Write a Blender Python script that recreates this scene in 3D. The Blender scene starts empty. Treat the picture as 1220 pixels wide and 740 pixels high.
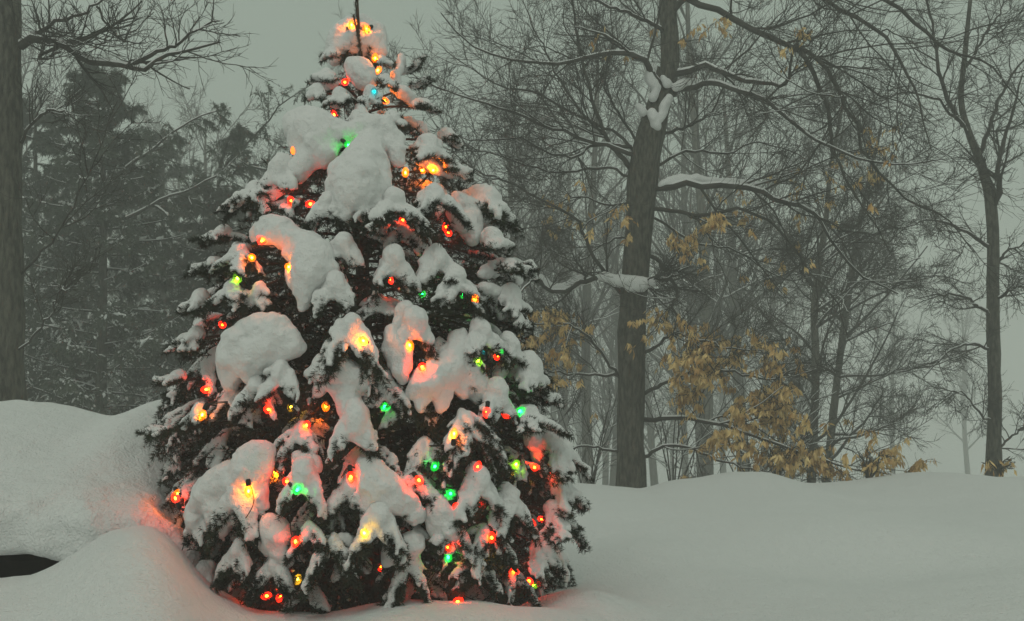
import bpy, math, random
import numpy as np
from mathutils import Vector
from mathutils.bvhtree import BVHTree

RNG = np.random.default_rng(11)
random.seed(5)
SC = bpy.context.scene
COL = SC.collection

# ------------------------------------------------------------------ camera
FPX, CX, CY = 1308.0, 610.0, 370.0
CAM = np.array([0.0, 0.0, 1.5])
PITCH = math.atan(100.0 / FPX)
cd = bpy.data.cameras.new('camera')
cam = bpy.data.objects.new('camera', cd)
COL.objects.link(cam)
cd.sensor_width = 36.0
cd.lens = 36.0 * FPX / 1220.0
cd.clip_start = 0.05
cd.clip_end = 3000
cam.location = CAM
cam.rotation_euler = (math.pi / 2 + PITCH, 0, 0)
SC.camera = cam


def ray(px, py):
    a, b = (px - CX) / FPX, (CY - py) / FPX
    c, s = math.cos(PITCH), math.sin(PITCH)
    return np.array([a, c - b * s, s + b * c])


def P(px, py, d):
    """the point at ground distance d (along +Y) seen at photo pixel px, py"""
    r = ray(px, py)
    return CAM + r * (d / r[1])


def pix(p):
    c, s = math.cos(PITCH), math.sin(PITCH)
    q = p - CAM
    f = q[1] * c + q[2] * s
    u = -q[1] * s + q[2] * c
    return CX + q[0] / f * FPX, CY - u / f * FPX


# ------------------------------------------------------------------ object helpers
def tag(o, label=None, cat=None, group=None, kind=None):
    if label: o['label'] = label
    if cat: o['category'] = cat
    if group: o['group'] = group
    if kind: o['kind'] = kind
    return o


def empty(name, loc, label, cat, group=None):
    o = bpy.data.objects.new(name, None)
    o.location = loc
    o.empty_display_size = 0.2
    COL.objects.link(o)
    return tag(o, label, cat, group)


def mk(name, V, F, mat, parent=None, org=(0, 0, 0), smooth=True):
    """V (n,3); F = array (m,k) or a list of such arrays; coordinates given in world space, stored relative to org"""
    V = np.asarray(V, dtype=np.float32) - np.asarray(org, dtype=np.float32)
    if not isinstance(F, (list, tuple)): F = [F]
    F = [np.asarray(f, dtype=np.int32) for f in F if len(f)]
    me = bpy.data.meshes.new(name)
    me.vertices.add(len(V))
    me.vertices.foreach_set('co', V.ravel())
    li = np.concatenate([f.ravel() for f in F])
    cnt = np.concatenate([np.full(len(f), f.shape[1], dtype=np.int32) for f in F])
    me.loops.add(len(li))
    me.loops.foreach_set('vertex_index', li)
    me.polygons.add(len(cnt))
    st = np.concatenate([[0], np.cumsum(cnt)[:-1]]).astype(np.int32)
    me.polygons.foreach_set('loop_start', st)
    me.polygons.foreach_set('use_smooth', np.full(len(cnt), smooth, dtype=bool))
    me.update(calc_edges=True)
    me.validate()
    me.materials.append(mat)
    o = bpy.data.objects.new(name, me)
    COL.objects.link(o)
    if parent is not None:
        o.parent = parent
    elif any(org):
        o.location = org
    return o


class Acc:
    """collects vertices and faces of one mesh"""
    def __init__(s): s.V, s.F, s.n = [], {}, 0
    def add(s, V, F):
        if len(V) == 0: return
        if not isinstance(F, (list, tuple)): F = [F]
        for f in F:
            s.F.setdefault(f.shape[1], []).append(f + s.n)
        s.V.append(V); s.n += len(V)
    def mk(s, name, mat, parent=None, org=(0, 0, 0), smooth=True):
        if s.n == 0: return None
        return mk(name, np.concatenate(s.V), [np.concatenate(v) for v in s.F.values()], mat, parent, org, smooth)


def nrm(v): return v / np.maximum(np.linalg.norm(v, axis=-1, keepdims=True), 1e-9)


def tubes(C, R, sides=4, cap=False):
    """C (m,n,3) centre lines, R (m,n) radii -> verts, quads"""
    m, n, _ = C.shape
    T = np.empty_like(C)
    T[:, 1:-1] = C[:, 2:] - C[:, :-2]; T[:, 0] = C[:, 1] - C[:, 0]; T[:, -1] = C[:, -1] - C[:, -2]
    T = nrm(T)
    mean = nrm(C[:, -1] - C[:, 0])
    ax = np.where(np.abs(mean[:, 2:3]) < 0.8, np.array([[0, 0, 1.0]]), np.array([[1.0, 0, 0]]))
    A = nrm(np.cross(T, ax[:, None, :])); B = np.cross(T, A)
    ang = np.arange(sides) * 2 * math.pi / sides
    V = C[:, :, None, :] + R[:, :, None, None] * (A[:, :, None, :] * np.cos(ang)[None, None, :, None] + B[:, :, None, :] * np.sin(ang)[None, None, :, None])
    idx = np.arange(m * n * sides).reshape(m, n, sides)
    a, b = idx[:, :-1], idx[:, 1:]
    a2, b2 = np.roll(a, -1, 2), np.roll(b, -1, 2)
    F = [np.stack([a, a2, b2, b], -1).reshape(-1, 4)]
    if cap and sides > 2:
        F.append(idx[:, -1, :].reshape(-1, sides)); F.append(idx[:, 0, ::-1].reshape(-1, sides))
    return V.reshape(-1, 3), F


def resample(pts, n):
    """smooth (Catmull-Rom) resampling of a polyline with extra columns"""
    p = np.asarray(pts, float)
    k = len(p)
    if k == 2:
        t = np.linspace(0, 1, n)[:, None]
        return p[0] * (1 - t) + p[1] * t
    q = np.vstack([2 * p[0] - p[1], p, 2 * p[-1] - p[-2]])
    u = np.linspace(0, k - 1 - 1e-6, n); i = u.astype(int); t = (u - i)[:, None]
    p0, p1, p2, p3 = q[i], q[i + 1], q[i + 2], q[i + 3]
    return 0.5 * (2 * p1 + (p2 - p0) * t + (2 * p0 - 5 * p1 + 4 * p2 - p3) * t ** 2 + (3 * p1 - p0 - 3 * p2 + p3) * t ** 3)


# ------------------------------------------------------------------ noise, isosurface
LAT = np.random.default_rng(3).uniform(-1, 1, (32, 32, 32)).astype(np.float32)


def noise(p, scale):
    q = p / scale; i = np.floor(q).astype(int); f = q - i; f = f * f * (3 - 2 * f)
    out = 0
    for dx in (0, 1):
        wx = f[..., 0] if dx else 1 - f[..., 0]
        for dy in (0, 1):
            wy = f[..., 1] if dy else 1 - f[..., 1]
            for dz in (0, 1):
                wz = f[..., 2] if dz else 1 - f[..., 2]
                out = out + wx * wy * wz * LAT[(i[..., 0] + dx) & 31, (i[..., 1] + dy) & 31, (i[..., 2] + dz) & 31]
    return out


CORN = np.array([[i & 1, (i >> 1) & 1, (i >> 2) & 1] for i in range(8)])
EDG = [(a, b) for a in range(8) for b in range(a + 1, 8) if bin(a ^ b).count('1') == 1]


def nets(F, org, h):
    """surface nets of a grid of signed distances (negative inside)"""
    S = F < 0
    nx, ny, nz = F.shape
    cs = sum(S[c[0]:nx - 1 + c[0], c[1]:ny - 1 + c[1], c[2]:nz - 1 + c[2]].astype(np.int8) for c in CORN)
    act = (cs > 0) & (cs < 8)
    ii = np.argwhere(act)
    if len(ii) == 0: return np.zeros((0, 3)), np.zeros((0, 4), int)
    vid = np.full(act.shape, -1, np.int64); vid[act] = np.arange(len(ii))
    val = np.stack([F[ii[:, 0] + c[0], ii[:, 1] + c[1], ii[:, 2] + c[2]] for c in CORN], 1)
    pos = np.zeros((len(ii), 3)); cnt = np.zeros(len(ii))
    for a, b in EDG:
        x = (val[:, a] < 0) != (val[:, b] < 0)
        t = val[:, a] / np.where(x, val[:, a] - val[:, b], 1)
        pos += np.where(x[:, None], CORN[a] + (CORN[b] - CORN[a]) * t[:, None], 0); cnt += x
    V = (ii + pos / cnt[:, None]) * h + org
    Q = []
    for ax in range(3):
        o1, o2 = (ax + 1) % 3, (ax + 2) % 3
        sl0 = [slice(1, -1)] * 3; sl1 = [slice(1, -1)] * 3
        sl0[ax] = slice(0, -1); sl1[ax] = slice(1, None)
        a, b = S[tuple(sl0)], S[tuple(sl1)]
        for flip, msk in ((False, a & ~b), (True, ~a & b)):
            e = np.argwhere(msk)
            if len(e) == 0: continue
            e[:, o1] += 1; e[:, o2] += 1
            def g(d1, d2):
                c = e.copy(); c[:, o1] -= d1; c[:, o2] -= d2
                return vid[c[:, 0], c[:, 1], c[:, 2]]
            q = np.stack([g(1, 1), g(0, 1), g(0, 0), g(1, 0)], 1)
            Q.append(q[:, ::-1] if flip else q)
    Q = np.concatenate(Q)
    return V, Q[(Q >= 0).all(1)]


def snow_mesh(caps, h=0.01, k=0.02, amp=0.004, lump=0.045):
    """caps: list of (p0, p1, r0, r1): smooth union of rounded strokes -> verts, quads"""
    P0 = np.array([c[0] for c in caps]); P1 = np.array([c[1] for c in caps])
    R0 = np.array([c[2] for c in caps]); R1 = np.array([c[3] for c in caps])
    rm = np.maximum(R0, R1) + k + 2 * h
    lo = np.minimum(P0, P1) - rm[:, None]; hi = np.maximum(P0, P1) + rm[:, None]
    org = lo.min(0) - 2 * h
    n = np.ceil((hi.max(0) - org) / h).astype(int) + 3
    F = np.full(n, 0.15, np.float32)
    for j in range(len(caps)):
        a = np.maximum(((lo[j] - org) / h).astype(int), 0); b = np.minimum(((hi[j] - org) / h).astype(int) + 2, n)
        X = org[0] + h * np.arange(a[0], b[0])[:, None, None] - P0[j, 0]
        Y = org[1] + h * np.arange(a[1], b[1])[None, :, None] - P0[j, 1]
        Z = org[2] + h * np.arange(a[2], b[2])[None, None, :] - P0[j, 2]
        d = P1[j] - P0[j]; L2 = float(d @ d) + 1e-9
        t = np.clip((X * d[0] + Y * d[1] + Z * d[2]) / L2, 0, 1)
        D = np.sqrt((X - t * d[0]) ** 2 + (Y - t * d[1]) ** 2 + (Z - t * d[2]) ** 2) - (R0[j] + (R1[j] - R0[j]) * t)
        s = F[a[0]:b[0], a[1]:b[1], a[2]:b[2]]
        hh = np.clip(0.5 + 0.5 * (s - D) / k, 0, 1)
        s[...] = s * (1 - hh) + D * hh - k * hh * (1 - hh)
    near = np.argwhere(np.abs(F) < 0.03)
    pts = org + near * h
    F[near[:, 0], near[:, 1], near[:, 2]] += amp * noise(pts, lump) * 1.6 + amp * 0.7 * noise(pts, lump * 0.38)
    return nets(F, org, h)


# ------------------------------------------------------------------ materials
def mat(name, col, rough=0.8, emit=None, es=0.0, var=None, vscale=8.0, bump=None, sss=0.0, spec=0.3, trans=0.0, col2=None, stretch=None):
    m = bpy.data.materials.new(name); m.use_nodes = True
    nt = m.node_tree; b = nt.nodes['Principled BSDF']
    b.inputs['Base Color'].default_value = (*col, 1); b.inputs['Roughness'].default_value = rough
    b.inputs['Specular IOR Level'].default_value = spec
    tc = nt.nodes.new('ShaderNodeTexCoord'); src = tc.outputs['Object']
    if stretch:
        mp = nt.nodes.new('ShaderNodeMapping'); mp.inputs['Scale'].default_value = stretch
        nt.links.new(src, mp.inputs['Vector']); src = mp.outputs['Vector']
    if col2 is not None:
        nz = nt.nodes.new('ShaderNodeTexNoise'); nz.inputs['Scale'].default_value = vscale; nz.inputs['Detail'].default_value = 6
        cr = nt.nodes.new('ShaderNodeValToRGB')
        cr.color_ramp.elements[0].position = 0.36; cr.color_ramp.elements[0].color = (*col, 1)
        cr.color_ramp.elements[1].position = 0.64; cr.color_ramp.elements[1].color = (*col2, 1)
        nt.links.new(src, nz.inputs['Vector']); nt.links.new(nz.outputs['Fac'], cr.inputs['Fac'])
        nt.links.new(cr.outputs['Color'], b.inputs['Base Color'])
    if bump:
        prev = None
        for sc, st, dist in bump:
            nb = nt.nodes.new('ShaderNodeTexNoise'); nb.inputs['Scale'].default_value = sc; nb.inputs['Detail'].default_value = 5
            bp = nt.nodes.new('ShaderNodeBump'); bp.inputs['Strength'].default_value = st; bp.inputs['Distance'].default_value = dist
            nt.links.new(src, nb.inputs['Vector']); nt.links.new(nb.outputs['Fac'], bp.inputs['Height'])
            if prev: nt.links.new(prev.outputs['Normal'], bp.inputs['Normal'])
            prev = bp
        nt.links.new(prev.outputs['Normal'], b.inputs['Normal'])
    if sss:
        b.inputs['Subsurface Weight'].default_value = sss
        b.inputs['Subsurface Radius'].default_value = (1, 0.9, 0.8)
        b.inputs['Subsurface Scale'].default_value = 0.02
    if emit:
        b.inputs['Emission Color'].default_value = (*emit, 1); b.inputs['Emission Strength'].default_value = es
    return m


M = {}
M['snow'] = mat('tree_snow', (0.80, 0.80, 0.80), 0.75, bump=[(35, 0.75, 0.018), (150, 0.8, 0.007)], spec=0.2)
M['ground'] = mat('ground_snow', (0.78, 0.79, 0.79), 0.75, bump=[(3.0, 0.3, 0.05), (20, 0.6, 0.03), (80, 0.8, 0.012)], spec=0.2)
M['needle'] = mat('spruce_needles', (0.012, 0.019, 0.010), 0.7, col2=(0.030, 0.042, 0.020), vscale=5)
M['twig'] = mat('spruce_twigs', (0.025, 0.018, 0.012), 0.9, col2=(0.05, 0.036, 0.024), vscale=20)
M['bark'] = mat('grey_bark', (0.045, 0.044, 0.036), 0.9, col2=(0.13, 0.125, 0.10), vscale=24, stretch=(1, 1, 0.3), bump=[(26, 1.0, 0.05), (7, 0.6, 0.08)])
M['branch'] = mat('branch_bark', (0.035, 0.033, 0.027), 0.9, col2=(0.065, 0.060, 0.05), vscale=3)
M['cedar'] = mat('cedar_foliage', (0.045, 0.060, 0.045), 0.75, col2=(0.095, 0.115, 0.085), vscale=1.5)
M['leaf'] = mat('dry_leaves', (0.44, 0.24, 0.08), 0.7, col2=(0.85, 0.64, 0.30), vscale=5)
M['shade_soil'] = mat('shade_soil', (0.012, 0.010, 0.008), 0.95, col2=(0.03, 0.022, 0.016), vscale=20, bump=[(30, 0.6, 0.03)])  # earth made near-black, the shade under the spruce is in its colour
M['wire'] = mat('green_wire', (0.006, 0.012, 0.008), 0.45)
M['gap_shade'] = mat('dark_gap_shade', (0.008, 0.008, 0.008), 0.8, col2=(0.02, 0.018, 0.016), vscale=12)  # near-black colour stands for the shade inside the gap
M['far_snow'] = mat('far_snow', (0.78, 0.79, 0.79), 0.8)
# glass colour, how strongly the glass itself glows, filament colour, filament strength
BULB = {'R': ((1.0, 0.016, 0.004), 6.0, (1.0, 0.030, 0.0012), 620), 'O': ((1.0, 0.15, 0.002), 5.0, (1.0, 0.17, 0.003), 720), 'Y': ((1.0, 0.50, 0.01), 2.2, (1.0, 0.52, 0.02), 150),
        'G': ((0.004, 0.80, 0.05), 1.8, (0.006, 0.9, 0.07), 170), 'L': ((0.30, 0.85, 0.01), 1.6, (0.4, 0.9, 0.02), 120), 'T': ((0.0, 0.35, 0.40), 0.7, (0.0, 0.6, 0.6), 25)}
BNAME = {'R': 'red', 'O': 'amber', 'Y': 'yellow', 'G': 'green', 'L': 'lime green', 'T': 'teal'}
for k_, (c_, s_, fc_, fs_) in BULB.items():
    m = bpy.data.materials.new(BNAME[k_].replace(' ', '_') + '_bulb_glass'); m.use_nodes = True; nt = m.node_tree
    nt.nodes.remove(nt.nodes['Principled BSDF'])
    tr = nt.nodes.new('ShaderNodeBsdfTransparent'); em = nt.nodes.new('ShaderNodeEmission'); mx = nt.nodes.new('ShaderNodeMixShader')
    em.inputs['Color'].default_value = (*c_, 1); em.inputs['Strength'].default_value = s_; mx.inputs[0].default_value = 0.45
    nt.links.new(tr.outputs[0], mx.inputs[1]); nt.links.new(em.outputs[0], mx.inputs[2]); nt.links.new(mx.outputs[0], nt.nodes['Material Output'].inputs['Surface'])
    M['bulb' + k_] = m
    M['fil' + k_] = mat(BNAME[k_].replace(' ', '_') + '_filament', (0, 0, 0), 0.5, emit=fc_, es=fs_)

# ------------------------------------------------------------------ ground
TX, TY = -0.79, 6.0                      # foot of the spruce


def px_at(x, y): return CX + x / y * FPX


lip_px = np.array([[-150, 700], [10, 692], [50, 688], [85, 668], [120, 642], [165, 628], [200, 640], [222, 668], [250, 703], [300, 724], [360, 729], [400, 727], [460, 716], [520, 715], [570, 716], [610, 722], [660, 727], [760, 760], [900, 765], [1400, 765]])
LIP = np.array([P(a, b, 5.0) for a, b in lip_px])
cr_px = np.array([[-900, 560], [-200, 560], [400, 575], [640, 580], [690, 579], [745, 583], [785, 587], [802, 580], [822, 576], [850, 574], [880, 567], [905, 564], [930, 567], [955, 576], [985, 581], [1030, 579], [1070, 575], [1110, 567], [1150, 564], [1185, 568], [1215, 573], [1300, 570], [2200, 560]])
CRE = np.array([P(a, b, 13.0) for a, b in cr_px])


def sm(a, b, x):
    t = np.clip((x - a) / (b - a), 0, 1); return t * t * (3 - 2 * t)


def smooth_interp(x, xp, fp, w):
    return sum(np.interp(x + o * w, xp, fp) for o in (-1, -.5, 0, .5, 1)) / 5


def gz(x, y):
    x = np.asarray(x, float); y = np.asarray(y, float)
    r = np.maximum(y, 0.5)
    lip = smooth_interp(x * 5.0 / np.maximum(np.minimum(y, 5.4), 4.0), LIP[:, 0], LIP[:, 2], 0.06)
    cre = smooth_interp(x, CRE[:, 0], CRE[:, 2], 0.12)
    z = np.full(np.broadcast(x, y).shape, 0.44)
    z = z + 0.03 * np.sin(x * 1.1 + y * 0.6) + 0.02 * np.sin(x * 2.3 - y * 1.1 + 1)
    # the mound on the right with its soft outline
    z = z + 0.17 * np.exp(-((x - 2.55) / 0.8) ** 2 - ((y - 8.3) / 0.75) ** 2) - 0.10 * np.exp(-((x - 2.4) / 1.0) ** 2 - ((y - 7.0) / 0.5) ** 2) + 0.07 * np.exp(-((x - 0.9) / 0.5) ** 2 - ((y - 7.4) / 0.6) ** 2) + 0.08 * np.exp(-((x - 4.2) / 0.9) ** 2 - ((y - 9.5) / 0.8) ** 2)
    w = sm(8.5, 13.0, y) ** 1.3
    z = z * (1 - w) + cre * w
    # fall of the land beyond the crest
    o = np.maximum(y - 13.0, 0)
    z = z - np.where(o < 6, 0.045 * o ** 2 / (1 + 0.12 * o), 0) - np.where(o >= 6, 0.9419 + (o - 6) * 0.09, 0)
    z = np.maximum(z, -7.0)
    # lip of snow before the tree and the drift at left
    lw = sm(3.0, 4.95, y) * np.where(x > -1.25, 1 - sm(5.02, 5.35, y), 1 - sm(5.12, 5.6, y)) * (1 - sm(-0.2, 0.9, x) * 0.0)
    z = z + (lip - z) * lw * (1 - sm(0.1, 0.8, x))
    # well under the spruce
    rr = np.hypot(x - TX, (y - TY) * 1.0)
    well = (1 - sm(0.55, 1.02, rr)) * sm(4.95, 5.25, y)
    z = z - 0.16 * well
    # soft ridge right of the well
    z = z + 0.10 * np.exp(-((x - 0.35) / 0.28) ** 2 - ((y - 5.5) / 0.3) ** 2)
    return z


def build_ground():
    xs = np.concatenate([-np.geomspace(700, 6.2, 40), np.arange(-6, 8.0, 0.035), np.geomspace(8.2, 700, 40)])
    ys = np.concatenate([-np.geomspace(700, 1, 20), np.arange(0, 3, 0.25), np.arange(3, 7.6, 0.03), np.arange(7.6, 14.5, 0.07), np.geomspace(14.6, 900, 60)])
    X, Y = np.meshgrid(xs, ys, indexing='ij')
    Z = gz(X, Y)
    pts = np.stack([X, Y, Z], -1)
    near = np.clip(1.4 - np.hypot(X, Y - 6) / 12, 0, 1)
    Z = Z + near * (0.018 * noise(pts * [1, 1, 0], 0.55) + 0.006 * noise(pts * [1, 1, 0], 0.16))
    left = (0.25 + 0.75 * (1 - sm(-1.7, -1.1, X))) * (Y < 9)
    Z = Z + left * (0.008 * noise(pts * [1, 1, 0], 0.11) + 0.004 * noise(pts * [1, 1, 0], 0.06))
    V = np.stack([X, Y, Z], -1).reshape(-1, 3)
    idx = np.arange(len(V)).reshape(X.shape)
    F = np.stack([idx[:-1, :-1], idx[1:, :-1], idx[1:, 1:], idx[:-1, 1:]], -1).reshape(-1, 4)
    tag(mk('snow_ground', V, F, M['ground']), 'smooth snow covering the ground around the lit spruce', 'ground', kind='structure')
    # dark earth sheet put in for the black shade under the boughs
    a = np.linspace(0, 2 * math.pi, 49)[:-1]; rs = np.linspace(0.02, 1, 14)
    A, R = np.meshgrid(a, rs, indexing='ij')
    rad = 0.92 + 0.06 * np.sin(3 * a + 1) + 0.03 * np.sin(7 * a)
    # front left of the well stays snowy
    X = TX + 0.08 + R * rad[:, None] * np.cos(A) * 0.95; Y = TY + 0.12 + R * rad[:, None] * np.sin(A) * 0.82
    Z = gz(X, Y) + 0.035
    V = np.stack([X, Y, Z], -1).reshape(-1, 3); idx = np.arange(len(V)).reshape(X.shape); n2 = np.roll(idx, -1, 0)
    F = np.stack([idx[:, :-1], idx[:, 1:], n2[:, 1:], n2[:, :-1]], -1).reshape(-1, 4)
    tag(mk('bare_ground_shade', V, F, M['shade_soil']), 'dark bare ground sheltered under the lit spruce', 'ground', kind='structure')


def build_bank():
    """the high bank of snow at left, with a dark gap under its lip"""
    h = 0.022
    xs = np.arange(-5.6, -1.0, h); ys = np.arange(4.9, 9.2, h); zs = np.arange(0.35, 1.75, h)
    rp = np.array([[-600, 500], [-200, 488], [10, 477], [60, 482], [100, 490], [132, 498], [150, 493], [185, 477], [205, 483], [232, 503], [260, 545], [290, 620], [340, 700]])
    C = np.array([P(a, b, 6.8) for a, b in rp])
    X, Y = np.meshgrid(xs, ys, indexing='ij')
    zc = smooth_interp(X, C[:, 0], C[:, 2], 0.05)
    fr = np.interp(X, [-3.2, -2.1, -1.9, -1.62, -1.45, -1.3], [1.00, 0.99, 0.97, 0.92, 0.70, 0.4])
    t = np.clip((6.8 - Y) / 1.5, 0, 1)
    T = zc - (zc - fr) * t ** 1.35
    T = np.where(Y > 6.8, zc - 0.25 * (Y - 6.8) ** 2, T)
    # melted hollow around the bulb lying in the snow
    hb = P(216, 592, 5.62)
    T = T - 0.10 * np.exp(-((X - hb[0]) / 0.075) ** 2 - ((Y - hb[1] + 0.05) / 0.12) ** 2)
    pts = np.stack([X, Y, 0 * X], -1)
    T = T + 0.012 * noise(pts, 0.35) + 0.006 * noise(pts, 0.1)
    X3, Y3, Z3 = np.meshgrid(xs, ys, zs, indexing='ij')
    p3 = np.stack([X3, Y3, Z3], -1)
    rough = 1 - sm(0.92, 1.2, Z3)
    nz = (noise(p3, 0.085) * 0.014 + noise(p3, 0.045) * 0.010) * (0.15 + rough) * np.where((X3 < -2.1) & (Z3 < 0.80), 0.4, 1.0) + noise(p3, 0.3) * 0.010
    d1 = (Z3 - T[:, :, None]) * 0.92
    yf = 5.18 + 0.03 * np.sin(X3 * 5) + 0.03 * noise(p3, 0.13) + np.clip(X3 + 2.0, 0, 1) * 0.45
    zb = np.interp(X3, [-6, -2.24, -2.08, -1.85], [0.738, 0.738, 0.70, 0.30])
    d2 = (yf - Y3); d3 = zb - Z3
    def smax(a, b, k):
        hh = np.clip(0.5 + 0.5 * (a - b) / k, 0, 1); return b * (1 - hh) + a * hh + k * hh * (1 - hh)
    F = smax(smax(d1, d2, 0.13), d3, 0.05)
    F = np.maximum(F, X3 - (-1.38)) + nz
    F = np.maximum(F, Y3 - 9.0); F = np.maximum(F, -5.5 - X3)
    V, Q = nets(F.astype(np.float32), np.array([xs[0], ys[0], zs[0]]), h)
    tag(mk('snow_bank', V, Q, M['ground']), 'high rounded bank of snow left of the lit spruce with a dark gap under its lip', 'snow bank', kind='structure')
    # near-black box added as the dark inside of the gap
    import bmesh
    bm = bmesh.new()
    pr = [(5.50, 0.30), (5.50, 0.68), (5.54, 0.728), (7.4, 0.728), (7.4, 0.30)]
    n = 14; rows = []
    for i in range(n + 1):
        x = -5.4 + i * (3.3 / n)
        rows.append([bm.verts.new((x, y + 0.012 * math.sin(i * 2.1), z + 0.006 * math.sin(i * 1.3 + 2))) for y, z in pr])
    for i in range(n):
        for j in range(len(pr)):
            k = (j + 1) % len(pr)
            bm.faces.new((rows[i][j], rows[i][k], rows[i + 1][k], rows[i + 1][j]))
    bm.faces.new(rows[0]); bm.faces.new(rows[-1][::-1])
    me = bpy.data.meshes.new('gap_backing'); bm.to_mesh(me); bm.free(); me.materials.append(M['gap_shade'])
    o = bpy.data.objects.new('gap_backing', me); COL.objects.link(o)
    tag(o, 'near-black box added as the dark inside of the gap under the snow bank at lower left', 'dark backing')


build_ground()
build_bank()

# ------------------------------------------------------------------ the lit spruce
ROW = np.array([[5, 2], [40, 20], [80, 42], [100, 50], [150, 86], [200, 112], [250, 146], [300, 168], [350, 190], [400, 205], [450, 213], [500, 222], [550, 228], [600, 234], [650, 222], [700, 190], [730, 160]])
RZ = np.array([P(436, r, TY)[2] for r in ROW[:, 0]])[::-1]
RR = (ROW[:, 1] / 218.0)[::-1] * 0.97


def radius(z): return np.interp(z, RZ, RR)
def axis(z): return np.array([TX - 0.03 + 0.06 * (2.2 - z) / 2.0, TY])


def surf(px, py, s=1.0, fwd=0.0):
    """the point of the spruce's outer surface (scaled by s) behind a photo pixel"""
    y = TY - 0.5
    for _ in range(6):
        p = P(px, py, y)
        ax = axis(p[2]); R = radius(p[2]) * s
        dx = p[0] - ax[0]
        y = ax[1] - math.sqrt(max(R * R - dx * dx, 0.0))
    return P(px, py, y - fwd)


def needles(acc, A, B, dens, ln=0.021, w=0.0027, rng=RNG):
    """needles round shoots A->B (m,3)"""
    d = B - A; L = np.linalg.norm(d, axis=1)
    cnt = np.maximum((L * dens).astype(int), 2)
    i = np.repeat(np.arange(len(A)), cnt); n = len(i)
    t = rng.uniform(0, 1.02, n)[:, None]
    base = A[i] + d[i] * t; T = nrm(d)[i]
    r = rng.normal(size=(n, 3)); r = nrm(r - (r * T).sum(1, keepdims=True) * T)
    dr = nrm(T * rng.uniform(0.35, 0.95, (n, 1)) + r * 0.9 + np.array([0, 0, 0.12]))
    s = nrm(np.cross(dr, rng.normal(size=(n, 3)))) * w * rng.uniform(0.7, 1.3, (n, 1))
    tip = base + dr * (ln * rng.uniform(0.65, 1.25, (n, 1)))
    V = np.stack([base - s * 0.6, base + s * 0.6, tip + s * 0.15, tip - s * 0.15], 1).reshape(-1, 3)
    # a slight kink makes each needle catch light: quads
    acc.add(V, np.arange(4 * n).reshape(-1, 4))


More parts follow.
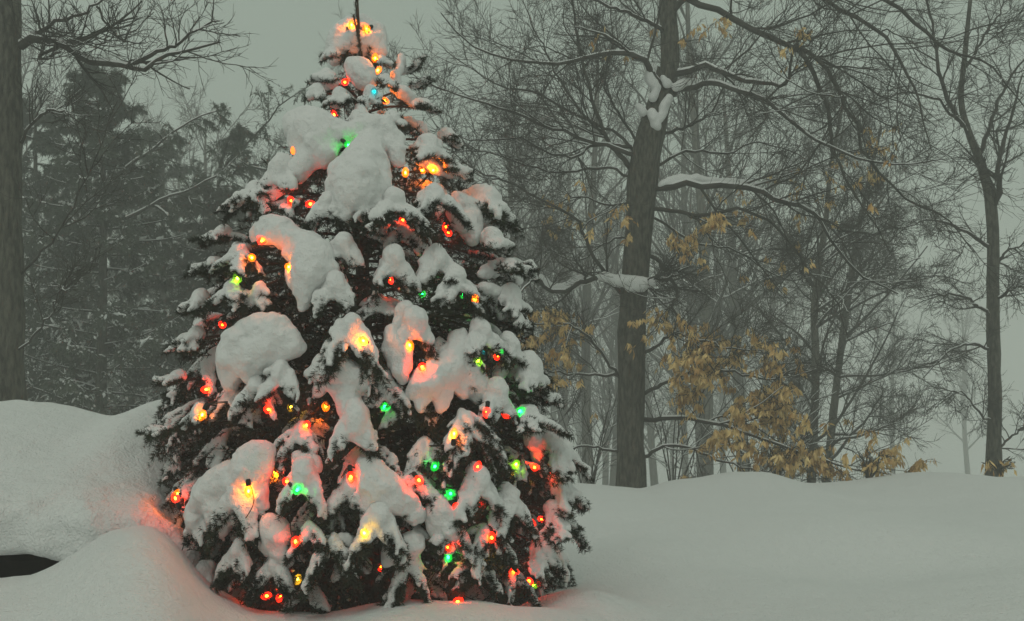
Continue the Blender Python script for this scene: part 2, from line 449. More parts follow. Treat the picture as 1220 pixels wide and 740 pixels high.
def bough_shape(A, E, w, h, snow, theta, rng, dens=520, nb=14, fingers=True):
    """one bough from the trunk point A to the clump point E. returns (wood polylines), shoots, snow strokes"""
    o = E - A; o[2] = 0; L = np.linalg.norm(o) + 1e-6; o /= L
    s = np.array([-o[1], o[0], 0.0]); up = np.array([0, 0, 1.0])
    mid = (A + E) / 2 + up * 0.07 * L
    ext = h * 0.62
    e1 = E + (o * math.cos(theta * 0.5) - up * math.sin(theta * 0.5)) * ext * 0.5
    e2 = e1 + (o * math.cos(theta) - up * math.sin(theta)) * ext * 0.55
    st = resample([A, mid, E, e1, e2], 18)
    tot = np.linalg.norm(np.diff(st, axis=0), axis=1).sum()
    span = min(1.0, (w * 0.9 + ext) / tot)
    t0 = 1 - span
    wood = [(st, np.linspace(0.008 + 0.003 * L, 0.003, 18))]
    sh = []; caps = []
    a = int(max(t0, 0.2) * 17)
    for j in range(a, 17): sh.append((st[j], st[j + 1]))
    g = 0.9 + theta * 1.8
    for i in range(nb):
        f = (i + 0.5) / nb; t = t0 + (1 - t0) * f * 0.97
        u = t * 17; j = min(int(u), 16); q = st[j] + (st[j + 1] - st[j]) * (u - j); T = nrm(st[j + 1] - st[j])
        side = 1 if i % 2 else -1
        prof = (0.55 + 1.1 * f * (1 - f) * 2) * (1 - 0.45 * f)
        l = max(0.06, w * 0.80 * prof * rng.uniform(0.75, 1.2))
        d = nrm(T * rng.uniform(0.55, 0.85) + s * side * rng.uniform(0.6, 0.9) + up * rng.uniform(-0.05, 0.25))
        pts = [q]; n = 7; step = l / (n - 1)
        for _ in range(n - 1):
            d = nrm(d + up * (-g * step * 2.0) + rng.normal(size=3) * 0.05); pts.append(pts[-1] + d * step)
        pts = np.array(pts)
        wood.append((pts, np.linspace(0.004, 0.0018, n)))
        for a_, b_ in zip(pts[:-1], pts[1:]): sh.append((a_, b_))
        m = max(2, int(l / 0.035))
        for v in range(m):
            tt = (v + 0.7) / (m + 0.6) * (n - 1); jj = min(int(tt), n - 2)
            q2 = pts[jj] + (pts[jj + 1] - pts[jj]) * (tt - jj); T2 = nrm(pts[jj + 1] - pts[jj])
            for sd in (1, -1):
                if rng.uniform() < 0.15: continue
                sp = nrm(np.cross(T2, up) + 1e-6) * sd
                l2 = max(0.03, l * 0.42 * (1 - 0.55 * v / m)) * rng.uniform(0.7, 1.2)
                d2 = nrm(T2 * 0.75 + sp * 0.6 + up * rng.uniform(-0.25 * max(theta, 0), 0.05)); e = q2 + d2 * l2 + up * (-g * l2 * l2 * 1.2)
                sh.append((q2, e))
                if rng.uniform() < 0.5:
                    r = min(0.0115, 0.006 + snow * 0.18) * rng.uniform(0.7, 1.1)
                    caps.append((q2 + up * r * 0.8, q2 + (e - q2) * 0.72 + up * r * 0.8, r, r * 0.75))
        if fingers and rng.uniform() < 0.93:
            cov = rng.uniform(0.68, 1.0)
            r0 = snow * rng.uniform(0.42, 0.62); r1 = max(0.008, snow * rng.uniform(0.2, 0.36))
            pr = resample(pts, 12)[:max(4, int(cov * 12))]
            TT = nrm(np.gradient(pr, axis=0)); off = up + o * 0.45; off = off - (TT * off).sum(1, keepdims=True) * TT; off = nrm(off) * np.minimum(1, np.linalg.norm(off, axis=1, keepdims=True) * 1.6)
            rr = np.linspace(r0, r1, len(pr)) * rng.uniform(0.8, 1.2, len(pr))
            pq = pr + off * rr[:, None] * 0.85
            for j2 in range(len(pr) - 1):
                caps.append((pq[j2], pq[j2 + 1], rr[j2], rr[j2 + 1]))
    for j in range(max(a, 2), 16):
        f = (j - a) / max(1, 16 - a)
        r = snow * (0.35 + 0.75 * math.sin(math.pi * min(f * 1.12, 1)) ** 0.8) * rng.uniform(0.85, 1.15)
        if j < 4: r *= 0.6
        T_ = nrm(st[j + 1] - st[j]); of = up + o * 0.4; of = nrm(of - (of @ T_) * T_) * r * 0.85
        caps.append((st[j] + of, st[j + 1] + of, r, r))
    return wood, sh, caps


def emit_bough(res, name, parent, org, rng, dens=520, snow=True, accs=None):
    wood, sh, caps = res
    wa, na, sa = Acc(), Acc(), Acc()
    for pts, r in wood:
        V, F = tubes(pts[None], r[None], 5 if len(pts) > 10 else 3); wa.add(V, F)
    A = np.array([x[0] for x in sh]); B = np.array([x[1] for x in sh])
    needles(na, A, B, dens, rng=rng)
    if accs is not None:
        accs[0].add(np.concatenate(wa.V), [np.concatenate(v) for v in wa.F.values()])
        accs[1].add(np.concatenate(na.V), [np.concatenate(v) for v in na.F.values()])
        if snow and caps:
            V, Q = snow_mesh(caps, h=0.014, k=0.016); accs[2].add(V, Q)
        return None
    b = na.mk(name, M['needle'], parent, org, smooth=False)
    tw = wa.mk('twigs', M['twig'], b, org)
    if snow and caps:
        V, Q = snow_mesh(caps, h=0.0085, k=0.011, amp=0.0045, lump=0.035)
        if len(V): mk('snow', V, Q, M['snow'], b, org)
    return b


TREE_ORG = (TX, TY, float(gz(TX, TY)))
spruce = empty('spruce_tree', TREE_ORG, 'snow laden spruce tree hung with coloured lights in the foreground', 'christmas tree')


def mk_b(*a): pass


# trunk and leader
zb = TREE_ORG[2] - 0.05
top = P(425, -25, TY - 0.02)
tp = np.array([[*axis(zb), zb], [*axis(0.9), 0.9], [*axis(1.8), 1.8], [*axis(2.7), 2.7], *[P(431, 100, TY)], *[P(428, 45, TY - 0.05)], top])
tp[:4] += RNG.normal(size=(4, 3)) * [0.006, 0.006, 0]
trunk = resample(tp, 30)
V, F = tubes(trunk[None], (0.075 * (1 - np.linspace(0, 1, 30)) ** 1.5 + 0.0035)[None], 10)
mk('trunk', V, F, M['twig'], spruce, TREE_ORG)
na = Acc(); wa = Acc()
lead = [(P(430, 66, 5.86), P(427, 40, 5.86)), (P(427, 40, 5.86), P(424, 5, 5.87)), (P(429, 55, 5.86), P(421, 18, 5.85)), (P(424, 5, 5.87), P(423, -30, 5.88))]
A = np.array([a for a, b in lead]); B = np.array([b for a, b in lead])
V, F = tubes(np.stack([A, B], 1), np.full((4, 2), 0.004), 5)
needles(na, A, B, 1100, ln=0.020)
o = na.mk('leader_shoot', M['needle'], spruce, TREE_ORG, smooth=False)
mk('twigs', V, F, M['twig'], o, TREE_ORG)

# --- hand placed boughs: (pixel of the clump, width, height in pixels, snow radius px, droop, radius scale)
HB = [
    # silhouettes, left
    (270, 285, 70, 30, 8, 0.15, 1.0), (262, 318, 60, 30, 7, 0.2, 1.0), (285, 345, 70, 40, 8, 0.5, 1.0), (245, 362, 60, 24, 9, 0.25, 1.0), (240, 402, 70, 30, 8, 0.3, 1.0),
    (222, 452, 56, 36, 6, 0.15, 1.02), (210, 512, 56, 40, 4, 0.10, 1.06), (250, 478, 50, 50, 5, 0.8, 1.0), (318, 232, 60, 40, 9, 0.4, 1.0),
    # silhouettes, right
    (480, 88, 32, 40, 1.6, -0.75, 1.2), (486, 106, 30, 40, 1.6, -0.5, 1.2), (492, 128, 40, 40, 6, 0.3, 1.0), (520, 168, 44, 34, 8, 0.15, 1.0), (526, 205, 50, 36, 8, 0.15, 1.0),
    (560, 240, 70, 60, 12, 0.5, 1.0), (580, 292, 56, 50, 10, 0.2, 1.0), (598, 322, 60, 50, 8, 0.05, 1.02), (600, 352, 56, 50, 10, 0.6, 0.97), (612, 385, 40, 34, 7, 0.2, 1.0),
    (618, 435, 70, 60, 12, 0.7, 1.0), (620, 500, 80, 60, 9, 0.15, 1.0), (650, 530, 80, 60, 13, 0.5, 1.0), (655, 570, 80, 60, 10, 0.6, 1.0), (650, 605, 80, 60, 8, 0.6, 1.0), (636, 640, 70, 60, 8, 0.9, 1.0),
    (610, 670, 70, 60, 8, 1.0, 1.0),
    # the face of the tree
    (400, 66, 26, 20, 5, 0.5, 1.2), (450, 75, 26, 20, 5, 0.4, 1.2), (440, 115, 40, 30, 7, 0.8, 1.2), (385, 112, 30, 26, 7, 0.6, 1.1), (455, 98, 30, 26, 5, 0.6, 1.2), (425, 140, 44, 30, 6, 1.0, 1.2),
    (408, 118, 44, 36, 7, 0.6, 1.0), (395, 98, 40, 30, 7, 0.2, 1.1), (462, 140, 40, 40, 5, 0.7, 1.0), (350, 205, 70, 50, 12, 0.8, 1.0), (395, 240, 60, 40, 8, 1.0, 1.0), (465, 245, 90, 40, 10, 0.5, 1.0),
    (500, 180, 70, 40, 10, 0.5, 1.0), (508, 232, 70, 44, 8, 0.6, 1.0), (412, 285, 46, 46, 9, 1.1, 1.0), (465, 308, 60, 40, 11, 1.0, 1.0), (510, 300, 60, 50, 10, 1.0, 1.0),
    (530, 330, 70, 50, 9, 0.7, 1.0), (404, 330, 50, 50, 10, 1.1, 1.0), (322, 338, 40, 50, 6, 1.1, 0.95), (487, 378, 46, 46, 12, 1.1, 1.0), (420, 385, 90, 60, 9, 1.0, 1.0),
    (570, 390, 80, 50, 9, 0.8, 1.0), (345, 430, 60, 60, 7, 1.1, 1.0), (318, 450, 60, 40, 8, 1.1, 1.0), (425, 480, 60, 80, 11, 1.2, 1.0), (365, 500, 60, 50, 5, 1.1, 0.95),
    (545, 490, 90, 60, 6, 1.0, 1.0), (585, 460, 70, 60, 10, 0.9, 1.0), (500, 520, 70, 60, 4, 1.0, 0.92), (370, 550, 56, 60, 11, 1.1, 1.0), (420, 565, 60, 50, 8, 1.0, 0.95),
    (490, 560, 70, 50, 8, 0.9, 0.95), (565, 560, 90, 60, 10, 0.9, 1.0), (600, 580, 90, 60, 9, 0.9, 1.0), (580, 620, 90, 60, 8, 1.0, 1.0), (555, 650, 70, 60, 7, 1.1, 1.0),
    (400, 630, 70, 60, 6, 1.1, 1.0), (375, 615, 50, 60, 6, 1.1, 1.0), (290, 640, 70, 50, 6, 1.1, 1.0), (255, 665, 50, 50, 8, 1.2, 0.95),
    (485, 660, 80, 50, 8, 1.2, 1.0), (335, 655, 60, 60, 9, 1.2, 1.0), (300, 570, 80, 60, 10, 1.1, 1.0), (250, 600, 50, 56, 10, 1.1, 0.97),
    (450, 600, 80, 60, 10, 1.1, 1.0), (530, 610, 60, 60, 10, 1.1, 1.0), (600, 405, 60, 50, 8, 0.8, 1.0), (455, 440, 60, 70, 6, 1.1, 0.9), (300, 300, 60, 40, 7, 0.6, 1.0),
    (640, 470, 50, 40, 7, 0.3, 1.0),
]
S = 1 / 218.0
parts = []
rng = np.random.default_rng(21)
for (bx, by, w, h, sn, th, sc) in HB:
    E = surf(bx, by, sc)
    if sc > 1.1: E = surf(bx, by, 1.0)
    if by > 210 and (bx < 300 or bx > 560): w *= 0.80; bx += 8 if bx < 300 else -12; E = surf(bx, by, sc)
    z0 = E[2] - 0.05 + 0.14 * max(th, 0)
    if th < 0: z0 = E[2] - 0.12
    if by >= 610 and 300 < bx < 620: sn *= 0.55; h *= 0.7
    if by < 215: w *= 0.75
    A_ = np.array([*axis(z0), z0])
    parts.append((bough_shape(A_, E, w * S, h * S, sn * S * 0.92, th, rng, nb=10 if w < 45 else 16), True))

# --- filling boughs all round (golden spiral), many of them at the back
N = 110
zt, z0_ = 3.15, TREE_ORG[2] + 0.30
us = (np.arange(N) + 0.5) / N
for i, u in enumerate(us):
    z = zt - (zt - z0_) * math.sqrt(u)
    az = i * 2.39996
    ax = axis(z); R = radius(z) * rng.uniform(0.80, 0.93)
    E = np.array([ax[0] + R * math.cos(az), ax[1] + R * math.sin(az), z])
    front = math.sin(az) < 0.15
    w = (0.16 + 0.28 * R) * rng.uniform(0.85, 1.15)
    th = rng.uniform(0.5, 1.0)
    A_ = np.array([*axis(z + 0.08), z + 0.08])
    sn = (rng.uniform(0.008, 0.012) if rng.uniform() < 0.62 else rng.uniform(0.016, 0.028)) if front else rng.uniform(0.03, 0.045)
    if front and z < 1.0: sn = 0.008; w *= 0.8
    if front: E[:2] = ax[:2] + (E[:2] - ax[:2]) * 0.93
    parts.append((bough_shape(A_, E, w, w * 0.8, sn, th, rng, nb=10), front and i % 4 == 0))

rear = [Acc(), Acc(), Acc()]
nbough = 0
for res, own in parts:
    if own and nbough < 98:
        emit_bough(res, 'bough', spruce, TREE_ORG, rng, dens=900); nbough += 1
    else:
        emit_bough(res, 'bough', spruce, TREE_ORG, rng, dens=600, accs=rear)
b = rear[1].mk('rear_boughs', M['needle'], spruce, TREE_ORG, smooth=False); b['kind'] = 'stuff'
rear[0].mk('twigs', M['twig'], b, TREE_ORG); rear[2].mk('snow', M['snow'], b, TREE_ORG)

# --- dense inner shoots and the snow dust on them
rng = np.random.default_rng(8)
n = 9000
z = z0_ - 0.2 + (3.0 - z0_ + 0.2) * (1 - np.sqrt(rng.uniform(0, 1, n)))
az = rng.uniform(0, 2 * math.pi, n); R = radius(z) * rng.uniform(0.25, 0.86, n) ** 0.7
X = TX + R * np.cos(az); Y = TY + R * np.sin(az)
A = np.stack([X, Y, z], 1)
d = nrm(np.stack([np.cos(az), np.sin(az), np.full(n, -0.25)], 1) + rng.normal(size=(n, 3)) * 0.45)
B = A + d * rng.uniform(0.06, 0.15, (n, 1))
na = Acc(); needles(na, A, B, 300, ln=0.024, w=0.004, rng=rng)
inner = na.mk('inner_shoots', M['needle'], spruce, TREE_ORG, smooth=False); inner['kind'] = 'stuff'
V, F = tubes(np.stack([A, B], 1), np.full((n, 2), 0.002), 3); mk('twigs', V, F, M['twig'], inner, TREE_ORG)
ICO = nrm(np.array([[1, 0, 0], [-1, 0, 0], [0, 1, 0], [0, -1, 0], [0, 0, 1], [0, 0, -1]], float))
IF = np.array([[0, 2, 4], [2, 1, 4], [1, 3, 4], [3, 0, 4], [2, 0, 5], [1, 2, 5], [3, 1, 5], [0, 3, 5]])
k = 5200; ii = rng.integers(0, n, k); t = rng.uniform(0, 1, (k, 1))
c = A[ii] + (B[ii] - A[ii]) * t + [0, 0, 0.008]
s = rng.uniform(0.004, 0.010, (k, 1, 1)) * rng.uniform(0.6, 1.5, (k, 1, 3))
V = (c[:, None] + ICO[None] * s + rng.normal(size=(k, 6, 3)) * 0.0015).reshape(-1, 3)
F = (IF[None] + 6 * np.arange(k)[:, None, None]).reshape(-1, 3)
mk('snow_dust', V, F, M['snow'], inner, TREE_ORG)

# --- the big loads of snow: strokes of (px, py, radius px), forward offset
HS = [
    ([[(399, 70, 10), (405, 52, 17), (414, 38, 15), (426, 34, 14)], [(430, 36, 15), (444, 42, 16), (450, 60, 13)], [(418, 50, 16), (440, 50, 16)], [(428, 27, 8), (436, 28, 8)]], -0.14),
    ([[(419, 78, 8), (430, 86, 14), (438, 98, 11)]], 0.0),
    ([[(384, 94, 9), (398, 101, 7)], ], 0.0),
    ([[(430, 126, 5), (430, 140, 9)], [(404, 118, 8), (398, 122, 7)]], 0.02),
    ([[(478, 110, 8), (490, 121, 6)], [(470, 104, 5), (478, 70, 6)]], 0.0),
    ([[(362, 152, 23), (378, 160, 25), (384, 180, 18)], [(378, 182, 14), (352, 204, 13), (333, 218, 11), (320, 233, 8)], [(360, 170, 16), (370, 185, 12)],
      [(388, 156, 18), (412, 160, 12), (440, 154, 15), (460, 158, 14)], [(455, 150, 13), (467, 172, 13), (474, 192, 8)],
      [(446, 166, 14), (432, 192, 22), (424, 215, 27), (420, 235, 20)], [(440, 195, 22), (452, 225, 13)], [(398, 222, 12), (400, 240, 9), (396, 252, 6)],
      [(412, 245, 11), (414, 260, 6)], [(432, 245, 10), (433, 261, 6)], [(447, 235, 9), (450, 252, 5)], [(405, 205, 14), (430, 205, 18)]], 0.05),
    ([[(312, 277, 14), (333, 276, 16), (352, 290, 15)], [(352, 290, 16), (372, 306, 20), (369, 326, 20)], [(369, 326, 18), (365, 348, 11), (362, 364, 6)], [(384, 310, 14), (393, 330, 8)], [(352, 322, 10), (350, 340, 6)]], 0.04),
    ([[(298, 396, 17), (325, 398, 19), (346, 406, 12)], [(288, 410, 21), (279, 432, 16), (274, 456, 9)], [(318, 414, 22), (300, 428, 19)], [(340, 412, 14), (352, 412, 9)], [(300, 440, 10), (303, 452, 6)], [(323, 425, 12), (325, 438, 8)]], 0.05),
    ([[(545, 400, 9), (545, 422, 15), (531, 443, 18)], [(531, 443, 17), (510, 455, 16), (496, 466, 10)], [(548, 438, 15), (564, 455, 12), (572, 474, 7)], [(503, 465, 9), (502, 488, 5)], [(528, 458, 9), (524, 486, 5)], [(548, 455, 9), (552, 470, 5)]], 0.03),
    ([[(468, 398, 9), (473, 418, 13), (477, 440, 10), (480, 454, 5)]], 0.02),
    ([[(374, 446, 9), (395, 437, 14), (419, 450, 13), (437, 461, 7)], [(384, 452, 8), (379, 468, 6)], [(412, 460, 9), (414, 480, 12), (420, 505, 12), (410, 520, 6)], [(426, 490, 9), (432, 508, 6)], [(400, 460, 8), (400, 472, 5)]], 0.03),
    ([[(311, 541, 13), (300, 556, 20), (290, 575, 17)], [(273, 573, 19), (252, 590, 19), (238, 606, 13)], [(238, 606, 12), (231, 630, 8)], [(306, 578, 12), (313, 600, 7)], [(292, 585, 10), (290, 600, 7)], [(262, 605, 16), (262, 628, 10)], [(281, 600, 9), (285, 618, 6)]], 0.06),
    ([[(438, 552, 10), (449, 574, 18), (466, 590, 18)], [(446, 590, 14), (438, 608, 9)], [(480, 600, 13), (496, 614, 9)], [(462, 605, 9), (462, 618, 5)], [(425, 590, 6), (421, 603, 4)]], 0.04),
    ([[(523, 607, 12), (531, 622, 16), (535, 644, 11)]], 0.04),
    ([[(324, 625, 11), (332, 643, 13), (341, 668, 7)], [(320, 645, 8), (322, 658, 5)]], 0.04),
    ([[(467, 655, 10), (490, 648, 12)], [(464, 658, 8), (460, 672, 5)], [(490, 656, 9), (496, 680, 5)], [(476, 660, 7), (476, 672, 5)]], 0.03),
    ([[(545, 235, 9), (563, 252, 14), (583, 270, 12), (599, 280, 8)], [(560, 262, 14), (562, 284, 8)], [(578, 272, 9), (580, 284, 6)], [(540, 252, 9), (552, 270, 9)]], 0.0),
    ([[(572, 326, 6), (600, 318, 9), (625, 319, 8), (635, 322, 5)], [(600, 322, 8), (618, 334, 5)]], 0.0),
    ([[(612, 432, 10), (632, 447, 11), (645, 461, 6)], [(600, 435, 8), (590, 450, 7)], [(612, 440, 8), (620, 462, 6)]], 0.0),
    ([[(635, 524, 12), (655, 528, 13), (672, 544, 7)], [(648, 516, 8), (662, 524, 8)], [(640, 534, 9), (642, 548, 6)]], 0.0),
    ([[(655, 575, 8), (674, 582, 8), (685, 592, 5)]], 0.0),
    ([[(500, 182, 9), (520, 172, 8)], [(505, 190, 8), (530, 205, 6), (550, 207, 5)]], 0.0),
    ([[(358, 545, 9), (372, 552, 9), (362, 568, 7)]], 0.03),
    ([[(252, 672, 6), (257, 692, 7)]], 0.02),
    ([[(578, 345, 8), (600, 360, 8), (612, 385, 6)], [(590, 350, 7), (597, 375, 6)]], 0.0),
    ([[(483, 372, 10), (490, 382, 9)], [(478, 384, 7), (476, 396, 4)], [(494, 385, 6), (497, 396, 4)]], 0.02),
    ([[(406, 640, 6), (416, 648, 8), (418, 672, 6)]], 0.02),
]
for chains, fw in HS:
    caps = []
    for ch in chains:
        pts = [surf(a, b, 1.0, fw + c * S * 0.35) for a, b, c in ch]
        q = resample([[*p, c[2] * S] for p, c in zip(pts, ch)], 3 * len(ch))
        for a, b in zip(q[:-1], q[1:]): caps.append((a[:3], b[:3], a[3], b[3]))
    V, Q = snow_mesh(caps, h=0.008, k=0.018, amp=0.0085, lump=0.055)
    cl = mk('snow_clump', V, Q, M['snow'], spruce, TREE_ORG)
    A = []; B = []
    for p0, p1, r0, r1 in caps:
        for _ in range(3):
            c = p0 + (p1 - p0) * rng.uniform(); out = nrm((c - np.array([*axis(c[2]), c[2]])) * [1, 1, 0]); r = max(r0, r1)
            sd = np.array([-out[1], out[0], 0]) * rng.normal() * 0.9
            d = nrm(sd + [0, 0, -rng.uniform(0.2, 1.3)] + out * rng.uniform(-0.35, 0.25)); a = c - out * r * 0.7
            A.append(a); B.append(a + d * (r + rng.uniform(0.02, 0.055)))
    na = Acc(); needles(na, np.array(A), np.array(B), 750, rng=rng); na.mk('needles', M['needle'], cl, TREE_ORG, smooth=False)

# ------------------------------------------------------------------ light strings
BL = [(419, 30, 'O'), (437, 34, 'O'), (447, 70, 'O'), (450, 84, 'O'), (411, 98, 'R'), (446, 109, 'T'), (458, 120, 'O'), (398, 137, 'R'), (415, 173, 'G'), (351, 178, 'O'),
      (516, 203, 'O'), (503, 203, 'O'), (483, 206, 'O'), (347, 240, 'R'), (370, 243, 'R'), (312, 287, 'R'), (480, 262, 'R'), (531, 270, 'R'), (534, 277, 'R'), (300, 307, 'O'), (344, 318, 'O'),
      (283, 332, 'L'), (464, 332, 'R'), (503, 350, 'G'), (551, 351, 'G'), (566, 357, 'O'), (265, 387, 'R'),
      (433, 406, 'O'), (488, 411, 'O'), (503, 437, 'R'), (570, 430, 'L'), (577, 418, 'T'), (594, 418, 'G'), (593, 424, 'R'), (246, 464, 'R'), (241, 494, 'O'), (320, 488, 'R'), (347, 485, 'Y'), (388, 484, 'O'),
      (458, 484, 'G'), (365, 507, 'R'), (541, 517, 'O'), (580, 491, 'R'), (603, 494, 'R'), (619, 490, 'G'),
      (615, 553, 'L'), (637, 557, 'R'), (611, 566, 'Y'), (569, 557, 'R'), (518, 556, 'G'), (499, 572, 'R'), (418, 568, 'R'), (537, 588, 'G'), (545, 604, 'R'), (571, 599, 'R'), (586, 641, 'R'), (578, 667, 'Y'),
      (534, 664, 'G'), (533, 652, 'R'), (434, 635, 'Y'), (454, 676, 'R'), (632, 622, 'R'), (645, 619, 'R'), (612, 681, 'R'), (630, 692, 'R'), (636, 698, 'L'), (545, 717, 'R'),
      (327, 563, 'O'), (342, 574, 'R'), (354, 584, 'G'), (296, 585, 'O'), (352, 645, 'R'), (355, 690, 'Y'), (318, 710, 'R'), (334, 711, 'R'), (212, 588, 'O'), (209, 594, 'R')]

bpy.context.view_layer.update()
vs, fs, off = [], [], 0
for o in [x for x in bpy.data.objects if x.type == 'MESH' and (x.name.startswith(('snow', 'bare', 'bough')) or x.name.startswith('inner'))]:
    if o.name.startswith(('bough', 'inner')): continue
    me = o.data; n_ = len(me.vertices); c_ = np.empty(n_ * 3, np.float32); me.vertices.foreach_get('co', c_); c_ = c_.reshape(-1, 3) + np.array(o.matrix_world.translation)
    k_ = len(me.polygons)
    if k_ == 0: continue
    ls = np.empty(len(me.loops), np.int32); me.loops.foreach_get('vertex_index', ls)
    kk = len(ls) // k_
    if kk * k_ != len(ls): continue
    vs.append(c_); fs.extend((ls.reshape(-1, kk) + off).tolist()); off += n_
TREEBVH = BVHTree.FromPolygons(np.concatenate(vs).tolist(), fs)


def bulb_spot(px, py):
    r = ray(px, py); r = r / np.linalg.norm(r)
    hit = TREEBVH.ray_cast(Vector(CAM), Vector(r))
    far = surf(px, py, 0.86); df = np.linalg.norm(far - CAM)
    near = np.linalg.norm(surf(px, py, 1.06) - CAM)
    if px < 230 and py > 560 and hit[0] is not None: return CAM + r * (hit[3] - 0.07)
    dd = df
    if hit[0] is not None: dd = min(df, hit[3] - 0.020)
    return CAM + r * max(dd, near - 0.10)


prof = np.array([[0.0, 0.024], [0.0055, 0.0215], [0.0115, 0.014], [0.015, 0.003], [0.014, -0.007], [0.0085, -0.014], [0.0062, -0.018]])
filp = np.array([[0.0, 0.007], [0.0035, 0.0045], [0.0045, 0.001], [0.0035, -0.003], [0.0, -0.0055]])
sock = np.array([[0.0068, -0.016], [0.0085, -0.020], [0.0088, -0.036], [0.006, -0.041], [0.0, -0.041]])


def lathe(pr, c, axis_, n=8):
    pr = pr * 1.3
    z = nrm(np.asarray(axis_, float)); x = nrm(np.cross(z, [0.3, 0.9, 0.1])); y = np.cross(z, x)
    a = np.arange(n) * 2 * math.pi / n
    V = (c + pr[:, None, 1, None] * z + pr[:, None, 0, None] * (np.cos(a)[None, :, None] * x + np.sin(a)[None, :, None] * y)).reshape(-1, 3)
    i = np.arange(len(pr) * n).reshape(len(pr), n); j = np.roll(i, -1, 1)
    return V, np.stack([i[:-1], i[1:], j[1:], j[:-1]], -1).reshape(-1, 4)


def catenary(a, b, sag, n=10):
    t = np.linspace(0, 1, n)[:, None]
    return a + (b - a) * t - np.array([0, 0, sag]) * 4 * t * (1 - t)


groups = [[], [], []]
for e in BL: groups[0 if e[1] < 300 else 1 if e[1] < 530 else 2].append(e)
desc = [('string of coloured lights wound round the upper part of the spruce', 300), ('string of coloured lights wound round the middle of the spruce', 530), ('string of coloured lights round the lowest boughs, its loops trailing onto the snow', 740)]
rng = np.random.default_rng(77)
for gi, g in enumerate(groups):
    pos = {e: bulb_spot(e[0], e[1]) for e in g}
    if gi == 2:
        for e in g:
            if e[0] in (318, 334): pos[e] = P(e[0], e[1], 5.16)
            if e[0] == 545: pos[e] = P(e[0], e[1], 4.98)
    # serpentine order
    rows = {}
    for e in g: rows.setdefault(int(e[1] // 45), []).append(e)
    order = []
    for ri, rk in enumerate(sorted(rows)):
        order += sorted(rows[rk], key=lambda e: e[0] * (1 if ri % 2 == 0 else -1))
    org = tuple(np.mean([pos[e] for e in g], 0))
    root = empty('light_string', org, desc[gi][0], 'string lights', 'strings of coloured lights on the spruce')
    cab = Acc(); prev = None
    for e in order:
        p = pos[e]; out = nrm(p - np.array([*axis(p[2]), p[2]])) * [1, 1, 0]
        ax = nrm(rng.normal(size=3) * 0.5 + out * 0.5 + np.array([0, 0, 0.7 if rng.uniform() < 0.5 else -0.5]))
        V, F = lathe(prof, p, ax)
        bo = mk('bulb', V, F, M['bulb' + e[2]], root, org)
        bo['label'] = 'glowing %s bulb' % BNAME[e[2]]
        V, F = lathe(sock, p, ax); mk('socket', V, F, M['wire'], bo, org)
        V, F = lathe(filp, p, ax, 6); mk('filament', V, F, M['fil' + e[2]], bo, org)
        q = p - ax * 0.053
        if prev is not None:
            d_ = np.linalg.norm(q - prev)
            if d_ < 9:
                mid = (prev + q) / 2; axm = np.array([*axis(mid[2]), mid[2]])
                inn = nrm((axm - mid) * [1, 1, 0]) * min(0.12, d_ * 0.3)
                c = resample([prev, prev * .7 + q * .3 + inn - [0, 0, 0.03], prev * .3 + q * .7 + inn - [0, 0, 0.05], q], 14)
                V, F = tubes(c[None], np.full((1, 14), 0.0022), 5); cab.add(V, F)
                V, F = tubes((c + rng.normal(size=3) * 0.006)[None], np.full((1, 14), 0.0022), 5); cab.add(V, F)
            # a drop line hanging in front of the dark hollows
        prev = q
        if rng.uniform() < 0.6:
            l = rng.uniform(0.12, 0.3); s_ = nrm(p - np.array([*axis(p[2]), p[2]])) * [1, 1, 0]
            c = resample([q, q + [rng.normal() * 0.02, 0, -l * 0.5] + s_ * 0.01, q + [rng.normal() * 0.05, 0, -l]], 10)
            if px_at(0, 1) and gz(q[0], q[1]) < q[2] - l:
                V, F = tubes(c[None], np.full((1, 10), 0.0022), 5); cab.add(V, F)
    if gi == 2:   # loops of spare cable
        def loop(pp, d):
            q = resample([P(a, b, d) for a, b in pp], 26)
            V, F = tubes(q[None], np.full((1, 26), 0.0026), 5); cab.add(V, F)
        for s_ in range(4):
            o_ = s_ * 1.7
            loop([(636 - o_, 640), (640 + o_, 655), (641 + o_, 675), (638, 688), (634 - o_, 680), (637, 660), (638 - o_ * .5, 642)], 5.32 + 0.012 * s_)
        loop([(630, 692), (625, 712), (612, 718), (600, 712)], 5.3)
        for a, b in (((305, 678), (312, 705)), ((312, 676), (322, 708)), ((318, 680), (310, 700)), ((300, 684), (316, 712))):
            loop([a, ((a[0] + b[0]) / 2 + 6, (a[1] + b[1]) / 2 - 4), b], 5.18)
        loop([(310, 705), (318, 714), (335, 706), (358, 708), (375, 704)], 5.14)
        loop([(312, 716), (322, 720), (345, 703), (352, 690)], 5.13)
        loop([(506, 560), (500, 590), (512, 618), (524, 640)], 5.02)
        loop([(552, 710), (575, 716), (590, 700)], 5.05)
    cab.mk('cable', M['wire'], root, org)

